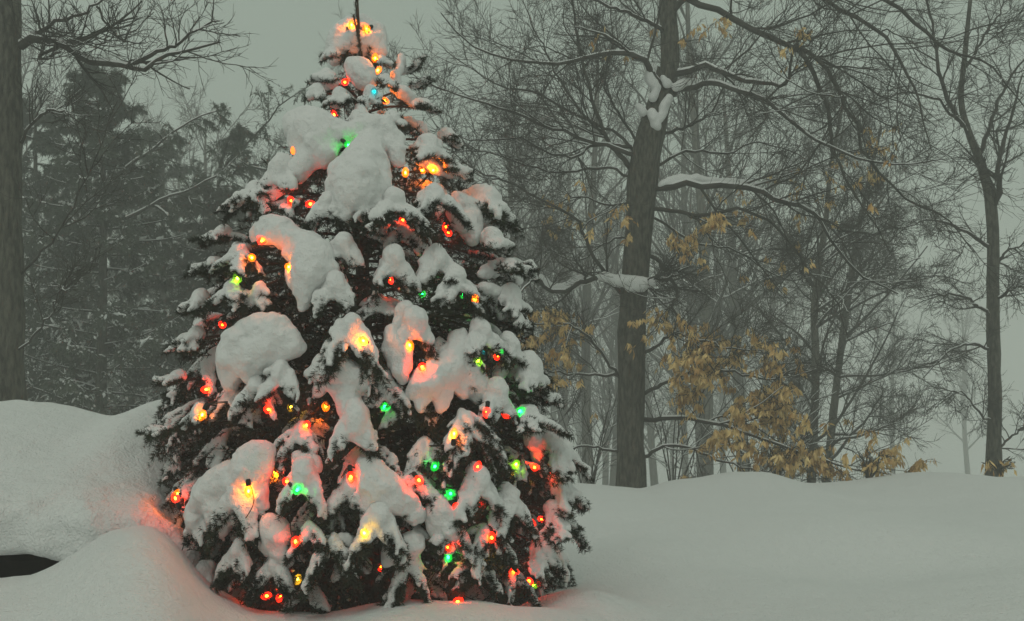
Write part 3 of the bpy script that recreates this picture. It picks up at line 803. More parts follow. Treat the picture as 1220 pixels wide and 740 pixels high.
# ------------------------------------------------------------------ bare trees
def grow(C, R, k, ratio, ang, npts, wander, up, rmin, rng, tmin=0.2, rs=0.55, lmax=99, lmin=0.0, flat=0.0):
    m, n, _ = C.shape
    seg = np.linalg.norm(np.diff(C, axis=1), axis=2).sum(1)
    i = np.repeat(np.arange(m), k); N = len(i)
    t = rng.uniform(tmin, 0.98, N); u = t * (n - 1); j = np.minimum(u.astype(int), n - 2); f = (u - j)[:, None]
    p = C[i, j] * (1 - f) + C[i, j + 1] * f
    T = nrm(C[i, j + 1] - C[i, j])
    r0 = R[i, j] * (1 - f[:, 0]) + R[i, j + 1] * f[:, 0]
    q = rng.normal(size=(N, 3)); q[:, 2] *= 1 - flat; q = nrm(q - (q * T).sum(1, keepdims=True) * T)
    a = rng.uniform(ang[0], ang[1], N)[:, None]
    d = nrm(T * np.cos(a) + q * np.sin(a))
    L = np.clip(seg[i] * rng.uniform(ratio[0], ratio[1], N) * (1.15 - 0.6 * t), lmin, lmax)
    step = (L / (npts - 1))[:, None]
    out = [p]
    for s in range(npts - 1):
        d = nrm(d + rng.normal(size=(N, 3)) * wander + np.array([0, 0, up]))
        out.append(out[-1] + d * step)
    Cn = np.stack(out, 1)
    rr = np.maximum(r0 * rs, rmin)[:, None] * np.linspace(1, 0.35, npts)[None]
    return Cn, np.maximum(rr, rmin * 0.6)


def leaf_mesh(pos, rng, size=0.11):
    n = len(pos)
    d = nrm(rng.normal(size=(n, 3)) * [0.45, 0.45, 0.25] + [0, 0, -1.0])
    s = nrm(np.cross(d, rng.normal(size=(n, 3))))
    up = np.cross(s, d)
    l = size * rng.uniform(0.6, 1.25, (n, 1)); w = l * rng.uniform(0.13, 0.22, (n, 1))
    b = pos
    V = np.stack([b, b + d * l * 0.45 + s * w, b + d * l, b + d * l * 0.45 - s * w, b + d * l * 0.5 + up * w * 0.5], 1).reshape(-1, 3)
    k = np.arange(n)[:, None] * 5
    F = np.concatenate([k + [[0, 1, 4]], k + [[1, 2, 4]], k + [[2, 3, 4]], k + [[3, 0, 4]]])
    return V, F


def limb_px(pts, d0, d1, r0, r1, n=16, jit=0.012, rng=RNG):
    """authored limb: photo pixels, depth going from d0 to d1"""
    k = len(pts); q = []
    for i, (a, b) in enumerate(pts): q.append([*P(a, b, d0 + (d1 - d0) * i / (k - 1)), r0 + (r1 - r0) * i / (k - 1)])
    q = resample(q, n)
    q[1:-1, :3] += rng.normal(size=(n - 2, 3)) * jit * 1.2
    return q[:, :3], q[:, 3]


def snow_on(C, R, thr=0.75, f=0.9, lift=0.75):
    """lines of snow lying on the flatter branches"""
    d = nrm(C[:, -1] - C[:, 0]); ok = np.abs(d[:, 2]) < thr
    if not ok.any(): return np.zeros((0, 3)), []
    C2 = C[ok].copy(); R2 = R[ok] * f; C2[:, :, 2] += R[ok] * lift
    return tubes(C2, R2, 5)


def big_tree():
    rng = np.random.default_rng(4)
    D = 17.0; base = P(752, 600, D); org = tuple(base)
    org = (base[0], base[1], float(gz(base[0], base[1])))
    root = empty('beech_tree', org, 'large grey tree with forked trunk, snowy limbs and dry tan leaves', 'tree')
    s = 1 / 77.0
    tr = [(750, 640, 21), (751, 590, 18.5), (752, 540, 17), (752, 480, 16.5), (752, 400, 16), (757, 330, 17), (762, 250, 18), (767, 200, 18.5), (774, 165, 18), (786, 130, 13), (796, 95, 11.5), (798, 50, 11), (796, 5, 10.5), (799, -70, 9), (795, -160, 7)]
    q = resample([[*P(a, b, D), c * s] for a, b, c in tr], 46)
    ang = np.arange(16) * 2 * math.pi / 16
    V, F = tubes(q[None, :, :3], q[None, :, 3], 16)
    c3 = np.repeat(q[:, :3], 16, 0); V = c3 + (V - c3) * (1 + 0.10 * noise(V * [1, 1, 0.3], 0.12) + 0.08 * noise(V * [1, 1, .35], 0.3))[:, None]
    mk('trunk', V, F, M['bark'], root, org)
    lf = resample([[*P(a, b, D - 0.02), c * s] for a, b, c in [(770, 175, 13), (772, 150, 11), (780, 122, 9), (786, 95, 7), (783, 80, 3)]], 12)
    V, F = tubes(lf[None, :, :3], lf[None, :, 3], 10); mk('stub', V, F, M['bark'], root, org)
    limbs = [
        ([(770, 228), (790, 224), (815, 219), (850, 222), (885, 222), (915, 232), (945, 243), (972, 256), (985, 275), (998, 300), (1030, 330), (1070, 350)], 17, 15.6, 0.085, 0.018),
        ([(752, 342), (735, 338), (712, 330), (692, 338), (668, 347), (652, 345), (640, 333), (628, 340), (616, 352)], 17, 15.9, 0.080, 0.02),
        ([(752, 340), (775, 335), (797, 332), (820, 318)], 17, 16.4, 0.06, 0.02),
        ([(754, 205), (735, 182), (722, 163), (707, 125), (692, 68), (684, 11), (680, -40)], 17, 16.3, 0.06, 0.02),
        ([(764, 190), (735, 178), (700, 168), (650, 150), (594, 129), (540, 112), (490, 92)], 17, 15.5, 0.055, 0.012),
        ([(805, 112), (783, 98), (770, 75), (752, 65), (725, 64), (700, 68), (665, 78), (620, 72), (570, 60), (525, 15)], 17, 15.6, 0.085, 0.014),
        ([(752, 175), (735, 173), (705, 175), (690, 185), (660, 185), (620, 165), (575, 168), (530, 160)], 17, 16, 0.045, 0.012),
        ([(795, 90), (815, 85), (840, 78), (878, 91), (910, 98), (938, 102), (943, 65), (960, 30)], 17, 15, 0.08, 0.02),
        ([(798, 108), (825, 103), (850, 98), (880, 108), (920, 125), (960, 160), (1000, 178), (1050, 195), (1120, 190)], 17, 14.5, 0.075, 0.014),
        ([(798, -10), (840, 5), (890, 32), (945, 55), (962, 75), (985, 125), (990, 165), (1000, 200), (1025, 240), (1060, 300)], 17, 14.5, 0.08, 0.014),
        ([(945, 55), (975, 70), (1003, 115), (1020, 150), (1035, 190), (1080, 235), (1130, 262), (1160, 300)], 15.8, 14.5, 0.05, 0.012),
        ([(770, 300), (785, 312), (798, 329), (806, 350), (802, 365), (815, 385), (830, 412), (850, 440)], 17, 16, 0.05, 0.014),
        ([(768, 500), (800, 498), (835, 500), (880, 512), (930, 530), (980, 548), (1040, 562), (1100, 572)], 17, 14.8, 0.055, 0.012),
        ([(766, 470), (800, 452), (840, 440), (880, 445), (920, 452), (945, 440)], 17, 15.8, 0.045, 0.012),
        ([(740, 450), (712, 447), (680, 445), (650, 440), (620, 420)], 17, 16, 0.035, 0.01),
        ([(738, 450), (722, 430), (700, 400), (672, 385), (640, 385), (612, 372)], 17, 16, 0.035, 0.01),
        ([(768, 420), (800, 400), (835, 405), (870, 415), (910, 418)], 17, 15.8, 0.04, 0.01),
        ([(740, 350), (705, 300), (690, 265), (650, 240), (600, 215), (560, 200), (520, 150)], 17, 16, 0.045, 0.01),
        ([(768, 250), (800, 250), (840, 258), (880, 250), (930, 275), (960, 320), (990, 350), (1010, 400)], 17, 15.5, 0.05, 0.012),
        ([(797, 40), (760, 20), (720, 5), (660, -30)], 17, 16, 0.05, 0.02),
        ([(762, 215), (720, 200), (670, 205), (620, 195), (570, 180), (520, 185)], 17, 16.2, 0.035, 0.008),
        ([(765, 190), (735, 160), (690, 140), (640, 112), (590, 100), (545, 70), (520, 50)], 17, 17.8, 0.04, 0.008),
        ([(722, 163), (690, 130), (660, 80), (640, 40), (620, -10)], 16.8, 17.4, 0.035, 0.01),
        ([(768, 180), (740, 140), (720, 100), (730, 50), (725, -20)], 17, 18, 0.035, 0.01),
        ([(752, 240), (725, 245), (690, 235), (640, 250), (600, 245)], 17, 18, 0.03, 0.008),
        ([(752, 280), (720, 290), (690, 310), (650, 300), (620, 310)], 17, 17.6, 0.025, 0.008),
        ([(780, 200), (820, 180), (860, 185), (900, 170), (960, 190), (1020, 240)], 17, 18.2, 0.035, 0.008),
        ([(788, 160), (820, 150), (850, 130), (880, 60), (920, 20)], 17, 18, 0.04, 0.01),
        ([(780, 260), (830, 290), (880, 300), (930, 330), (980, 330)], 17, 18, 0.03, 0.008),
        ([(797, 20), (840, -20), (920, -40), (1000, 10), (1055, 45), (1082, 90), (1097, 130), (1110, 180)], 17, 14.5, 0.07, 0.012),
        ([(797, -20), (870, -60), (1000, -30), (1080, 20), (1130, 60), (1175, 75), (1230, 140)], 17, 14.5, 0.07, 0.012),
        ([(745, 540), (700, 532), (660, 540), (630, 560)], 17, 16, 0.03, 0.01),
        ([(766, 545), (800, 530), (850, 545), (900, 560), (950, 578)], 17, 15.5, 0.04, 0.01),
    ]
    C0, R0 = [], []
    fat = Acc()
    for pts, d0, d1, r0, r1 in limbs:
        c, r = limb_px(pts, d0, d1, r0 * 0.72, r1 * 0.6, n=22, rng=rng)
        V, F = tubes(c[None], r[None], 7); mk('limb', V, F, M['branch'], root, org)
        C0.append(c); R0.append(r)
    C0 = np.array(C0); R0 = np.array(R0)
    tw = Acc()
    C1, R1 = grow(C0, R0, 13, (0.28, 0.5), (0.5, 1.1), 9, 0.14, 0.02, 0.007, rng, tmin=0.16, lmax=2.6, lmin=0.7, rs=0.45)
    C2, R2 = grow(C1, R1, 9, (0.35, 0.65), (0.4, 1.0), 7, 0.15, 0.02, 0.0045, rng, tmin=0.12, lmin=0.3)
    C3, R3 = grow(C2, R2, 6, (0.35, 0.7), (0.4, 0.9), 5, 0.15, 0.02, 0.0034, rng, tmin=0.12, lmin=0.16)
    for C, R, sd in ((C1, R1, 5), (C2, R2, 3), (C3, R3, 3)): tw.add(*tubes(C, R, sd))
    tw.mk('crown', M['branch'], root, org)
    sn = Acc(); sn.add(*snow_on(C0[:, 2:], R0[:, 2:], 0.5, 0.75, 0.7))
    pick = rng.uniform(size=len(C1)) < 0.35
    sn.add(*snow_on(C1[pick], R1[pick], 0.5, 0.95, 0.9))
    sn.mk('branch_snow', M['far_snow'], root, org)
    # heavy snow on limbs and in the fork
    def blob(ch, d, h=0.02):
        caps = []
        for st in ch:
            q = resample([[*P(a, b, d), c * s] for a, b, c in st], 4 * len(st))
            for a, b in zip(q[:-1], q[1:]): caps.append((a[:3], b[:3], a[3], b[3]))
        V, Q = snow_mesh(caps, h=h, k=0.05, amp=0.012, lump=0.12); mk('snow_clump', V, Q, M['far_snow'], root, org)
    blob([[(786, 222, 3), (800, 216, 5), (820, 214, 6), (850, 217, 5), (885, 218, 4), (905, 222, 3)]], 16.85)
    blob([[(786, 338, 3), (772, 337, 5), (755, 336, 6), (738, 335, 6), (720, 329, 4.5), (700, 332, 5), (684, 337, 5.5), (668, 344, 4.5), (655, 341, 3.5), (645, 331, 3), (634, 333, 2.5)], [(765, 342, 5), (748, 342, 4)]], 16.74)
    blob([[(778, 78, 4), (774, 92, 5), (782, 104, 5)], [(781, 108, 3), (777, 118, 3.5)], [(776, 132, 4), (780, 142, 6), (783, 152, 3)], [(806, 104, 4), (817, 99, 5), (828, 99, 3)], [(797, 116, 4), (790, 130, 4), (788, 142, 3)], [(762, 128, 4), (766, 134, 3)], [(790, 92, 3), (795, 100, 4)]], 16.80, 0.013)
    # leaves on the twigs inside the leafy regions
    regs = [(670, 410, 70, 45, 800), (790, 425, 80, 60, 650), (870, 440, 90, 50, 1000), (800, 490, 100, 45, 750), (900, 500, 70, 45, 500), (960, 515, 95, 45, 800), (1040, 540, 80, 26, 450), (815, 270, 50, 30, 240), (700, 255, 60, 35, 130), (840, 250, 60, 20, 160),
            (1040, 185, 45, 30, 130), (950, 55, 30, 25, 60), (845, 22, 22, 22, 80), (760, 50, 60, 25, 50), (970, 240, 80, 40, 120), (755, 270, 12, 30, 50), (900, 310, 80, 40, 100), (740, 510, 30, 60, 120), (870, 545, 90, 30, 240)]
    TW = np.concatenate([C2[:, [0, 2, 4, 6]], C3[:, [0, 1, 3, 4]]])
    PT = TW[:, 2]
    c_, s_ = math.cos(PITCH), math.sin(PITCH); qq = PT - CAM; f_ = qq[:, 1] * c_ + qq[:, 2] * s_
    px = CX + qq[:, 0] / f_ * FPX; py = CY - (-qq[:, 1] * s_ + qq[:, 2] * c_) / f_ * FPX
    flat_ = np.abs(nrm(TW[:, 3] - TW[:, 0])[:, 2]) < 0.75
    lv = []
    for cx, cy, rx, ry, n in regs:
        w = np.where((((px - cx) / rx) ** 2 + ((py - cy) / ry) ** 2 < 1) & flat_)[0]
        if len(w) == 0: continue
        cen = rng.choice(w, max(1, n // 8)); i = rng.choice(cen, n); t = rng.uniform(0, 2.99, n); j = t.astype(int); t = (t - j)[:, None]
        lv.append(TW[i, j] * (1 - t) + TW[i, j + 1] * t + rng.normal(size=(n, 3)) * 0.012)
    V, F = leaf_mesh(np.concatenate(lv), rng, 0.125); mk('leaves', V, F, M['leaf'], root, org, smooth=False)


def bare_tree(name, trunk_px, D, limbs, label, cat='tree', seed=0, k=(10, 8, 5), group=None, rmin=0.005, up=0.03, trunk_mat='bark', snow=True, auto=None):
    """authored bare tree: trunk_px = (px, py, half width px)"""
    rng = np.random.default_rng(seed); s = D / FPX
    b = P(trunk_px[0][0], trunk_px[0][1], D); org = (b[0], b[1], float(gz(b[0], b[1])))
    q = resample([[*P(a, bb, D), c * s] for a, bb, c in trunk_px], 40)
    root = empty(name, org, label, cat, group)
    V, F = tubes(q[None, :, :3], q[None, :, 3], 10)
    c3 = np.repeat(q[:, :3], 10, 0); V = c3 + (V - c3) * (1 + 0.15 * noise(V * [1, 1, 0.4], 0.15))[:, None]
    mk('trunk', V, F, M[trunk_mat], root, org)
    tw = Acc(); C0, R0 = [], []
    for pts, d0, d1, r0, r1 in limbs:
        c, r = limb_px(pts, d0, d1, r0, r1, n=16, rng=rng); C0.append(c); R0.append(r)
    if auto:
        n, t0, ratio, upl = auto
        Ca, Ra = grow(q[None, :, :3], q[None, :, 3], n, ratio, (0.6, 1.2), 16, 0.09, upl, 0.012, rng, tmin=t0, rs=0.4)
        C0 += list(Ca); R0 += list(Ra)
    C0 = np.array(C0); R0 = np.array(R0)
    tw.add(*tubes(C0, R0, 6))
    C1, R1 = grow(C0, R0, k[0], (0.28, 0.5), (0.5, 1.1), 8, 0.13, up, rmin * 2, rng, tmin=0.15, lmin=0.5)
    C2, R2 = grow(C1, R1, k[1], (0.35, 0.6), (0.4, 1.0), 6, 0.14, up, rmin * 1.2, rng, tmin=0.15, lmin=0.3)
    C3, R3 = grow(C2, R2, k[2], (0.35, 0.6), (0.4, 0.9), 4, 0.14, up, rmin * 0.85, rng, tmin=0.15, lmin=0.15)
    for C, R, sd in ((C1, R1, 4), (C2, R2, 3), (C3, R3, 3)): tw.add(*tubes(C, R, sd))
    tw.mk('crown', M['branch'], root, org)
    if snow:
        sn = Acc(); sn.add(*snow_on(C0, R0, 0.55, 0.8, 0.75))
        pk = rng.uniform(size=len(C1)) < 0.3; sn.add(*snow_on(C1[pk], R1[pk], 0.5, 0.9, 0.8))
        sn.mk('branch_snow', M['far_snow'], root, org)
    return root


big_tree()
bare_tree('bare_tree', [(1182, 640, 10.5), (1183, 575, 9.5), (1185, 500, 8.2), (1184, 430, 7.8), (1183, 350, 7.4), (1183, 290, 7), (1181, 245, 7), (1170, 200, 5.5), (1155, 160, 4.5), (1145, 120, 4), (1150, 60, 3), (1160, -40, 2)], 18.0,
          [([(1182, 250), (1192, 225), (1190, 190), (1205, 140), (1218, 90)], 18, 17.5, 0.06, 0.012), ([(1148, 150), (1135, 130), (1120, 90), (1112, 40), (1100, -20)], 18, 17.6, 0.05, 0.012),
           ([(1165, 190), (1180, 150), (1200, 100), (1240, 50)], 18, 18.5, 0.045, 0.012), ([(1183, 300), (1165, 285), (1140, 270), (1110, 262), (1080, 270)], 18, 17.5, 0.035, 0.01),
           ([(1184, 320), (1200, 300), (1225, 290)], 18, 18, 0.03, 0.01), ([(1184, 420), (1160, 410), (1130, 420), (1100, 450)], 18, 17.4, 0.025, 0.01), ([(1184, 505), (1165, 490), (1148, 470), (1130, 465)], 18, 17.6, 0.022, 0.008),
           ([(1185, 540), (1205, 520), (1230, 500)], 18, 17.8, 0.025, 0.01), ([(1155, 160), (1140, 140), (1115, 120), (1080, 110), (1050, 120)], 18, 17, 0.03, 0.01), ([(1150, 80), (1175, 40), (1200, 0)], 18, 18, 0.03, 0.01),
           ([(1184, 360), (1205, 345), (1230, 340)], 18, 17.5, 0.03, 0.01), ([(1182, 380), (1160, 360), (1130, 350), (1095, 355)], 18, 17.4, 0.03, 0.01)],
          'slender bare tree with a forked crown near the right edge of the snow field', seed=31, k=(10, 8, 5), rmin=0.004)
bare_tree('bare_tree', [(966, 640, 6), (967, 580, 5.4), (970, 500, 5), (972, 430, 4.8), (970, 370, 4.4), (975, 320, 4), (983, 270, 3.2), (990, 200, 2.5), (1005, 120, 1.6)], 24.0, [],
          'thin upright bare tree, left one of the pair behind the tan leaves', seed=32, auto=(26, 0.2, (0.18, 0.36), 0.0), k=(9, 8, 5), rmin=0.0045)
bare_tree('bare_tree', [(982, 640, 6), (984, 580, 5.2), (990, 520, 4.8), (1000, 430, 4.4), (1010, 360, 4), (1020, 290, 3.4), (1032, 230, 2.6), (1050, 150, 1.6)], 25.0, [],
          'thin bare tree leaning right, right one of the pair behind the tan leaves', seed=33, auto=(28, 0.2, (0.18, 0.40), 0.0), k=(9, 8, 5), rmin=0.0045)
# trunk at the left edge with its long snowy branch
bare_tree('rough_barked_tree', [(8, 560, 28), (8, 500, 24), (8, 440, 21), (8, 300, 19), (8, 180, 18), (8, 80, 17), (8, 0, 17), (8, -120, 15), (9, -260, 12)], 12.0,
          [([(24, 55), (48, 48), (72, 52), (98, 68), (118, 76), (150, 80), (172, 84), (195, 66), (225, 62), (262, 50)], 12, 11.3, 0.055, 0.010), ([(150, 80), (178, 66), (205, 55), (235, 35), (262, 25)], 11.6, 11.3, 0.028, 0.007),
           ([(28, 50), (60, 30), (95, 18), (130, -5)], 12, 11.6, 0.03, 0.009), ([(115, 8), (128, 30), (140, 45), (160, 52)], 11.7, 11.5, 0.014, 0.006), ([(50, 50), (85, 54), (110, 52), (130, 50)], 11.8, 11.4, 0.012, 0.006),
           ([(70, 56), (58, 60), (45, 68), (58, 68), (72, 62)], 11.7, 11.6, 0.022, 0.010), ([(26, 170), (45, 140), (65, 132), (85, 136)], 12, 11.5, 0.02, 0.008), ([(22, 330), (60, 290), (95, 230), (140, 120)], 12, 11.0, 0.014, 0.005),
           ([(20, 420), (55, 380), (80, 330)], 12, 11.2, 0.014, 0.005)],
          'rough barked trunk cut by the left edge with one long snowy limb reaching right', seed=34, k=(8, 6, 3), rmin=0.004, up=0.05)

# far trees, copies of a few makes
def far_proto(seed, hgt, nlimb, lean):
    rng = np.random.default_rng(seed)
    n = 20; t = np.linspace(0, 1, n)
    c = np.stack([lean * t + 0.25 * np.sin(t * 5 + seed) * t, 0.2 * np.sin(t * 4 + 2 * seed) * t, hgt * t], 1); r = 0.16 * (1 - t) ** 0.7 + 0.02
    tw = Acc(); tv, tf = tubes(c[None], r[None], 8)
    C0, R0 = grow(c[None], r[None], nlimb, (0.22, 0.42), (0.45, 1.0), 10, 0.10, 0.06, 0.02, rng, tmin=0.18, rs=0.4)
    C1, R1 = grow(C0, R0, 8, (0.3, 0.55), (0.4, 1.0), 7, 0.13, 0.03, 0.012, rng)
    C2, R2 = grow(C1, R1, 7, (0.35, 0.6), (0.4, 1.0), 5, 0.14, 0.03, 0.009, rng, lmin=0.3)
    for C, R, sd in ((C0, R0, 4), (C1, R1, 3), (C2, R2, 3)): tw.add(*tubes(C, R, sd))
    sn = Acc(); sn.add(*snow_on(C0, R0, 0.6, 0.8, 0.8)); pk = rng.uniform(size=len(C1)) < 0.4; sn.add(*snow_on(C1[pk], R1[pk], 0.55, 1.0, 0.9))
    a = mk('trunk', tv, tf, M['bark']); b = tw.mk('crown', M['branch']); s = sn.mk('branch_snow', M['far_snow'])
    return a, b, s


protos = [far_proto(51, 11, 26, 0.6), far_proto(52, 13, 30, -0.5), far_proto(53, 9, 24, 0.9), far_proto(54, 14, 28, 0.1)]
rng = np.random.default_rng(9)
FT = [(885, 27), (835, 31), (905, 38), (700, 27), (728, 34), (672, 36), (640, 30), (610, 42), (660, 48), (815, 44), (780, 38), (860, 52), (925, 46), (1060, 52), (560, 36), (530, 46), (590, 55), (690, 60), (750, 52), (800, 60), (880, 66), (940, 60), (510, 30), (480, 40),
      (30, 26), (90, 32), (160, 28), (210, 36), (250, 30), (310, 34), (350, 40), (400, 36), (1150, 64), (720, 44), (650, 66), (840, 24), (620, 25)]
lab = ['pale bare tree fading into the haze behind the big leafy limbed tree', ]
first = True; used = set()
for i, (px, D) in enumerate(FT):
    D = D * 1.5
    pr = protos[i % 4]; x = (px - CX) / FPX * D; z = float(gz(x, D)) - 0.1
    root = empty('distant_tree', (x, D, z), 'bare snow dusted tree standing back in the haze beyond the crest of the snow', 'tree', 'bare trees in the haze beyond the snow crest')
    s = rng.uniform(1.05, 1.45); root.scale = (s, s, s * rng.uniform(0.95, 1.15)); root.rotation_euler = (0, 0, rng.uniform(0, 6.28))
    for o in pr:
        if (i % 4) not in used: c = o
        else:
            c = o.copy(); COL.objects.link(c)
        c.parent = root
    used.add(i % 4)


# shrubs and saplings beyond the crest
def shrub(px, D, hgt, wid, seed, label, leaves=0, n=6):
    rng = np.random.default_rng(seed); x = (px - CX) / FPX * D; org = (x, D, float(gz(x, D)) - 0.05)
    root = empty('shrub', org, label, 'shrub')
    st = []
    for i in range(n):
        a = rng.uniform(0, 6.28); e = np.array([math.cos(a) * wid * rng.uniform(.3, 1), math.sin(a) * wid * rng.uniform(.3, 1), hgt * rng.uniform(.7, 1.1)])
        st.append(resample(np.array([[0, 0, 0], e * [.35, .35, .5] + rng.normal(size=3) * .05, e]) + org, 10))
    C0 = np.array(st); R0 = np.tile(np.linspace(0.016, 0.006, 10), (n, 1))
    tw = Acc(); tw.add(*tubes(C0, R0, 5))
    C1, R1 = grow(C0, R0, 7, (0.25, 0.5), (0.4, 1.0), 6, 0.13, 0.02, 0.006, rng); C2, R2 = grow(C1, R1, 5, (0.35, 0.6), (0.4, 1.0), 4, 0.13, 0.0, 0.004, rng)
    tw.add(*tubes(C1, R1, 4)); tw.add(*tubes(C2, R2, 3)); tw.mk('stems', M['branch'], root, org)
    sn = Acc(); pk = rng.uniform(size=len(C1)) < 0.5; sn.add(*snow_on(C1[pk], R1[pk] * 1.6, 0.8, 1.0, 0.9))
    if leaves:
        PT = C2.reshape(-1, 3); i = rng.integers(0, len(PT), leaves); V, F = leaf_mesh(PT[i], rng, 0.13); mk('leaves', V, F, M['leaf'], root, org, smooth=False)
    elif sn.n: sn.mk('branch_snow', M['far_snow'], root, org)


shrub(1030, 14.4, 0.38, 0.4, 71, 'small brown leaved shrub poking over the snow crest right of the pair of thin trees', 70, 6)
shrub(1190, 14.6, 0.3, 0.3, 72, 'small brown leaved shrub at the foot of the slender tree by the right edge', 35, 5)
shrub(700, 20, 2.2, 1.3, 73, 'snow dusted thicket just left of the big grey trunk')
shrub(800, 19.5, 2.4, 1.5, 74, 'snow dusted thicket just right of the big grey trunk')
shrub(890, 21, 2.6, 1.6, 75, 'snow dusted thicket under the tan leaves')
shrub(925, 18.6, 1.9, 1.2, 76, 'low snow dusted thicket left of the pair of thin trees')


# ------------------------------------------------------------------ dark conifers at left
def conifer(px, D, top_py, seed, label, spread, nl=70, limbs=(), base_py=560, half=0.12, group=None):
    rng = np.random.default_rng(seed); b = P(px, base_py, D); org = (b[0], b[1], float(gz(b[0], b[1])))
    tp = P(px + 4, top_py, D); H = tp[2] - org[2]
    root = empty('conifer', org, label, 'tree', group)
    tc = resample([np.array(org), (np.array(org) + tp) / 2 + [0.05, 0, 0], tp], 24)
    V, F = tubes(tc[None], (half * (1 - np.linspace(0, 1, 24)) ** 0.8 + 0.012)[None], 9); mk('trunk', V, F, M['bark'], root, org)
    C0, R0 = [], []
    n = 12
    for i in range(nl):
        f = ((i + 0.5) / nl) ** 1.0; f = 0.06 + 0.92 * f
        az = i * 2.4 + rng.normal() * 0.2; L = spread * (1 - f) ** 0.62 * rng.uniform(0.7, 1.1) + 0.15
        q = org + (tp - org) * f; d = np.array([math.cos(az), math.sin(az), rng.uniform(0.0, 0.35)]); pts = [q]
        for k in range(n - 1):
            d = nrm(d + [0, 0, -0.035 + 0.012 * k] + rng.normal(size=3) * 0.04); pts.append(pts[-1] + d * L / (n - 1))
        C0.append(pts); R0.append(np.linspace(0.025, 0.006, n))
    for pts, d0, d1 in limbs:
        c, r = limb_px(pts, d0, d1, 0.035, 0.008, n=12, rng=rng); C0.append(c); R0.append(r)
    C0 = np.array(C0); R0 = np.array(R0)
    fo, sn, wd = Acc(), Acc(), Acc(); wd.add(*tubes(C0, R0, 4))
    C1, R1 = grow(C0, R0, 20, (0.16, 0.34), (0.7, 1.2), 7, 0.08, -0.10, 0.005, rng, tmin=0.12, flat=0.6, lmin=0.2, lmax=0.75)
    C2, R2 = grow(C1, R1, 7, (0.3, 0.6), (0.4, 0.9), 5, 0.10, -0.20, 0.004, rng, tmin=0.1, lmin=0.10)
    wd.add(*tubes(C1, R1, 3)); wd.mk('branches', M['branch'], root, org)
    # leaf sprays: blades along every frond
    for C, dens in ((C1, 7), (C2, 6)):
        m, n_, _ = C.shape
        for j in range(n_ - 1):
            for s in range(dens):
                t = rng.uniform(0, 1, (m, 1)); p = C[:, j] * (1 - t) + C[:, j + 1] * t; T = nrm(C[:, j + 1] - C[:, j])
                d = nrm(T * 0.8 + rng.normal(size=(m, 3)) * 0.45 + [0, 0, -0.35]); w = nrm(np.cross(d, rng.normal(size=(m, 3)))) * rng.uniform(0.004, 0.008, (m, 1))
                l = rng.uniform(0.04, 0.11, (m, 1))
                V = np.stack([p - w * .5, p + d * l * .5 + w, p + d * l, p + d * l * .5 - w], 1).reshape(-1, 3)
                fo.add(V, np.arange(4 * m).reshape(-1, 4))
    fo.mk('crown', M['cedar'], root, org, smooth=False)
    # snow caught on the fronds
    pk = np.where((rng.uniform(size=len(C1)) < 0.5) & (C1[:, 0, 2] < org[2] + H * rng.uniform(0.3, 1.1, len(C1))))[0]; C = C1[pk][:, :4].copy(); R = np.abs(rng.normal(0.017, 0.008, (len(pk), 1))) * 1.25 * np.sin(np.linspace(0.4, 2.9, 4))[None] + 0.003
    C[:, :, 2] += 0.018; C += rng.normal(size=C.shape) * 0.014; sn.add(*tubes(C, R, 5))
    pk = np.where((rng.uniform(size=len(C2)) < 0.5) & (C2[:, 0, 2] < org[2] + H * rng.uniform(0.2, 1.0, len(C2))))[0]; C = C2[pk][:, :3].copy(); C[:, :, 2] += 0.012; C += rng.normal(size=C.shape) * 0.008
    R = np.abs(rng.normal(0.016, 0.008, (len(pk), 1))) * np.array([[0.5, 1.0, 0.4]]) + 0.002; sn.add(*tubes(C, R, 4))
    sn.add(*snow_on(C0, R0 * 0.8, 0.6, 0.9, 0.9))
    sn.mk('snow', M['far_snow'], root, org)


conifer(118, 21.12, 78, 61, 'tall dark conifer with drooping snow flecked fronds at left', 2.60, 84, limbs=[([(150, 200), (190, 170), (230, 142), (275, 128)], 20.8, 20.0), ([(150, 260), (200, 235), (250, 215), (290, 180)], 20.8, 20.0)])
conifer(255, 22.40, 215, 62, 'dark conifer behind the left side of the lit spruce with one limb rising right', 2.23, 60, limbs=[([(250, 260), (268, 200), (300, 165), (335, 125), (372, 100)], 22.3, 21.3), ([(262, 215), (290, 200), (320, 200), (345, 190)], 22.3, 21.3), ([(262, 200), (275, 160), (295, 150)], 22.3, 21.3)])
conifer(38, 23.36, 118, 63, 'dark conifer with snowy fronds beside the rough barked trunk', 2.23, 60)
conifer(190, 29.60, 150, 64, 'dim conifer behind the two nearer dark ones at left', 3.27, 70, half=0.15)
conifer(345, 33.60, 330, 65, 'dim conifer showing behind the left shoulder of the lit spruce', 3.27, 50)

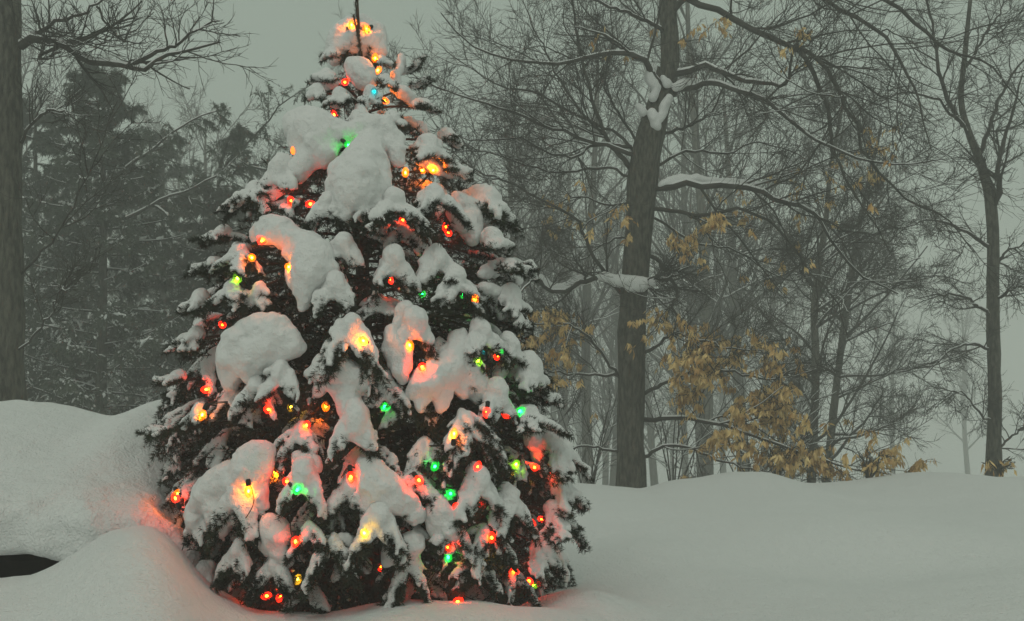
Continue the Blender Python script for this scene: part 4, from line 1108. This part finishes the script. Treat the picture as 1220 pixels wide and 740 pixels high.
# ------------------------------------------------------------------ haze
def haze():
    import bmesh
    bm = bmesh.new()
    lo, hi = (-760, -760, -9.0), (760, 960, 26.0)
    vs = [bm.verts.new((x, y, z)) for x in (lo[0], hi[0]) for y in (lo[1], hi[1]) for z in (lo[2], hi[2])]
    for f in ((0, 1, 3, 2), (4, 6, 7, 5), (0, 4, 5, 1), (2, 3, 7, 6), (0, 2, 6, 4), (1, 5, 7, 3)): bm.faces.new([vs[i] for i in f])
    bmesh.ops.recalc_face_normals(bm, faces=bm.faces)
    me = bpy.data.meshes.new('haze'); bm.to_mesh(me); bm.free()
    m = bpy.data.materials.new('haze_air'); m.use_nodes = True; nt = m.node_tree
    nt.nodes.remove(nt.nodes['Principled BSDF']); v = nt.nodes.new('ShaderNodeVolumePrincipled')
    v.inputs['Color'].default_value = (0.985, 0.99, 0.985, 1); v.inputs['Density'].default_value = 0.0092; v.inputs['Anisotropy'].default_value = 0.2
    nt.links.new(v.outputs['Volume'], nt.nodes['Material Output'].inputs['Volume'])
    me.materials.append(m); o = bpy.data.objects.new('haze', me); COL.objects.link(o); tag(o, 'grey winter haze filling the air', 'haze', kind='stuff')


haze()

# ------------------------------------------------------------------ light
EL, AZ = math.radians(58), math.radians(-35)
w = bpy.data.worlds.new('World'); SC.world = w; w.use_nodes = True; nt = w.node_tree
bg = nt.nodes['Background']; sky = nt.nodes.new('ShaderNodeTexSky'); sky.sky_type = 'NISHITA'; sky.sun_disc = False
sky.sun_elevation = EL; sky.sun_rotation = math.radians(200); sky.dust_density = 4.0; sky.air_density = 1.0
mx = nt.nodes.new('ShaderNodeMix'); mx.data_type = 'RGBA'; mx.inputs[0].default_value = 0.9
nt.links.new(sky.outputs['Color'], mx.inputs[6]); mx.inputs[7].default_value = (3.55, 4.3, 3.45, 1)
nt.links.new(mx.outputs[2], bg.inputs['Color']); bg.inputs['Strength'].default_value = 0.1
sl = bpy.data.lights.new('sun', 'SUN'); sl.energy = 0.65; sl.angle = math.radians(35); sl.color = (1.0, 0.97, 0.90)
so = bpy.data.objects.new('sun', sl); COL.objects.link(so)
sd = Vector((math.sin(math.radians(200)) * math.cos(EL), math.cos(math.radians(200)) * math.cos(EL), math.sin(EL)))
so.rotation_euler = sd.to_track_quat('Z', 'Y').to_euler()

SC.view_settings.view_transform = 'Standard'; SC.view_settings.look = 'None'; SC.view_settings.gamma = 1
SC.view_settings.exposure = -0.20
cy = SC.cycles
SC.render.engine = 'CYCLES'
cy.max_bounces = 7; cy.diffuse_bounces = 3; cy.glossy_bounces = 1; cy.transmission_bounces = 1; cy.volume_bounces = 5; cy.transparent_max_bounces = 4
cy.use_denoising = True; cy.sample_clamp_indirect = 4
try: cy.denoiser = 'OPENIMAGEDENOISE'
except Exception: pass
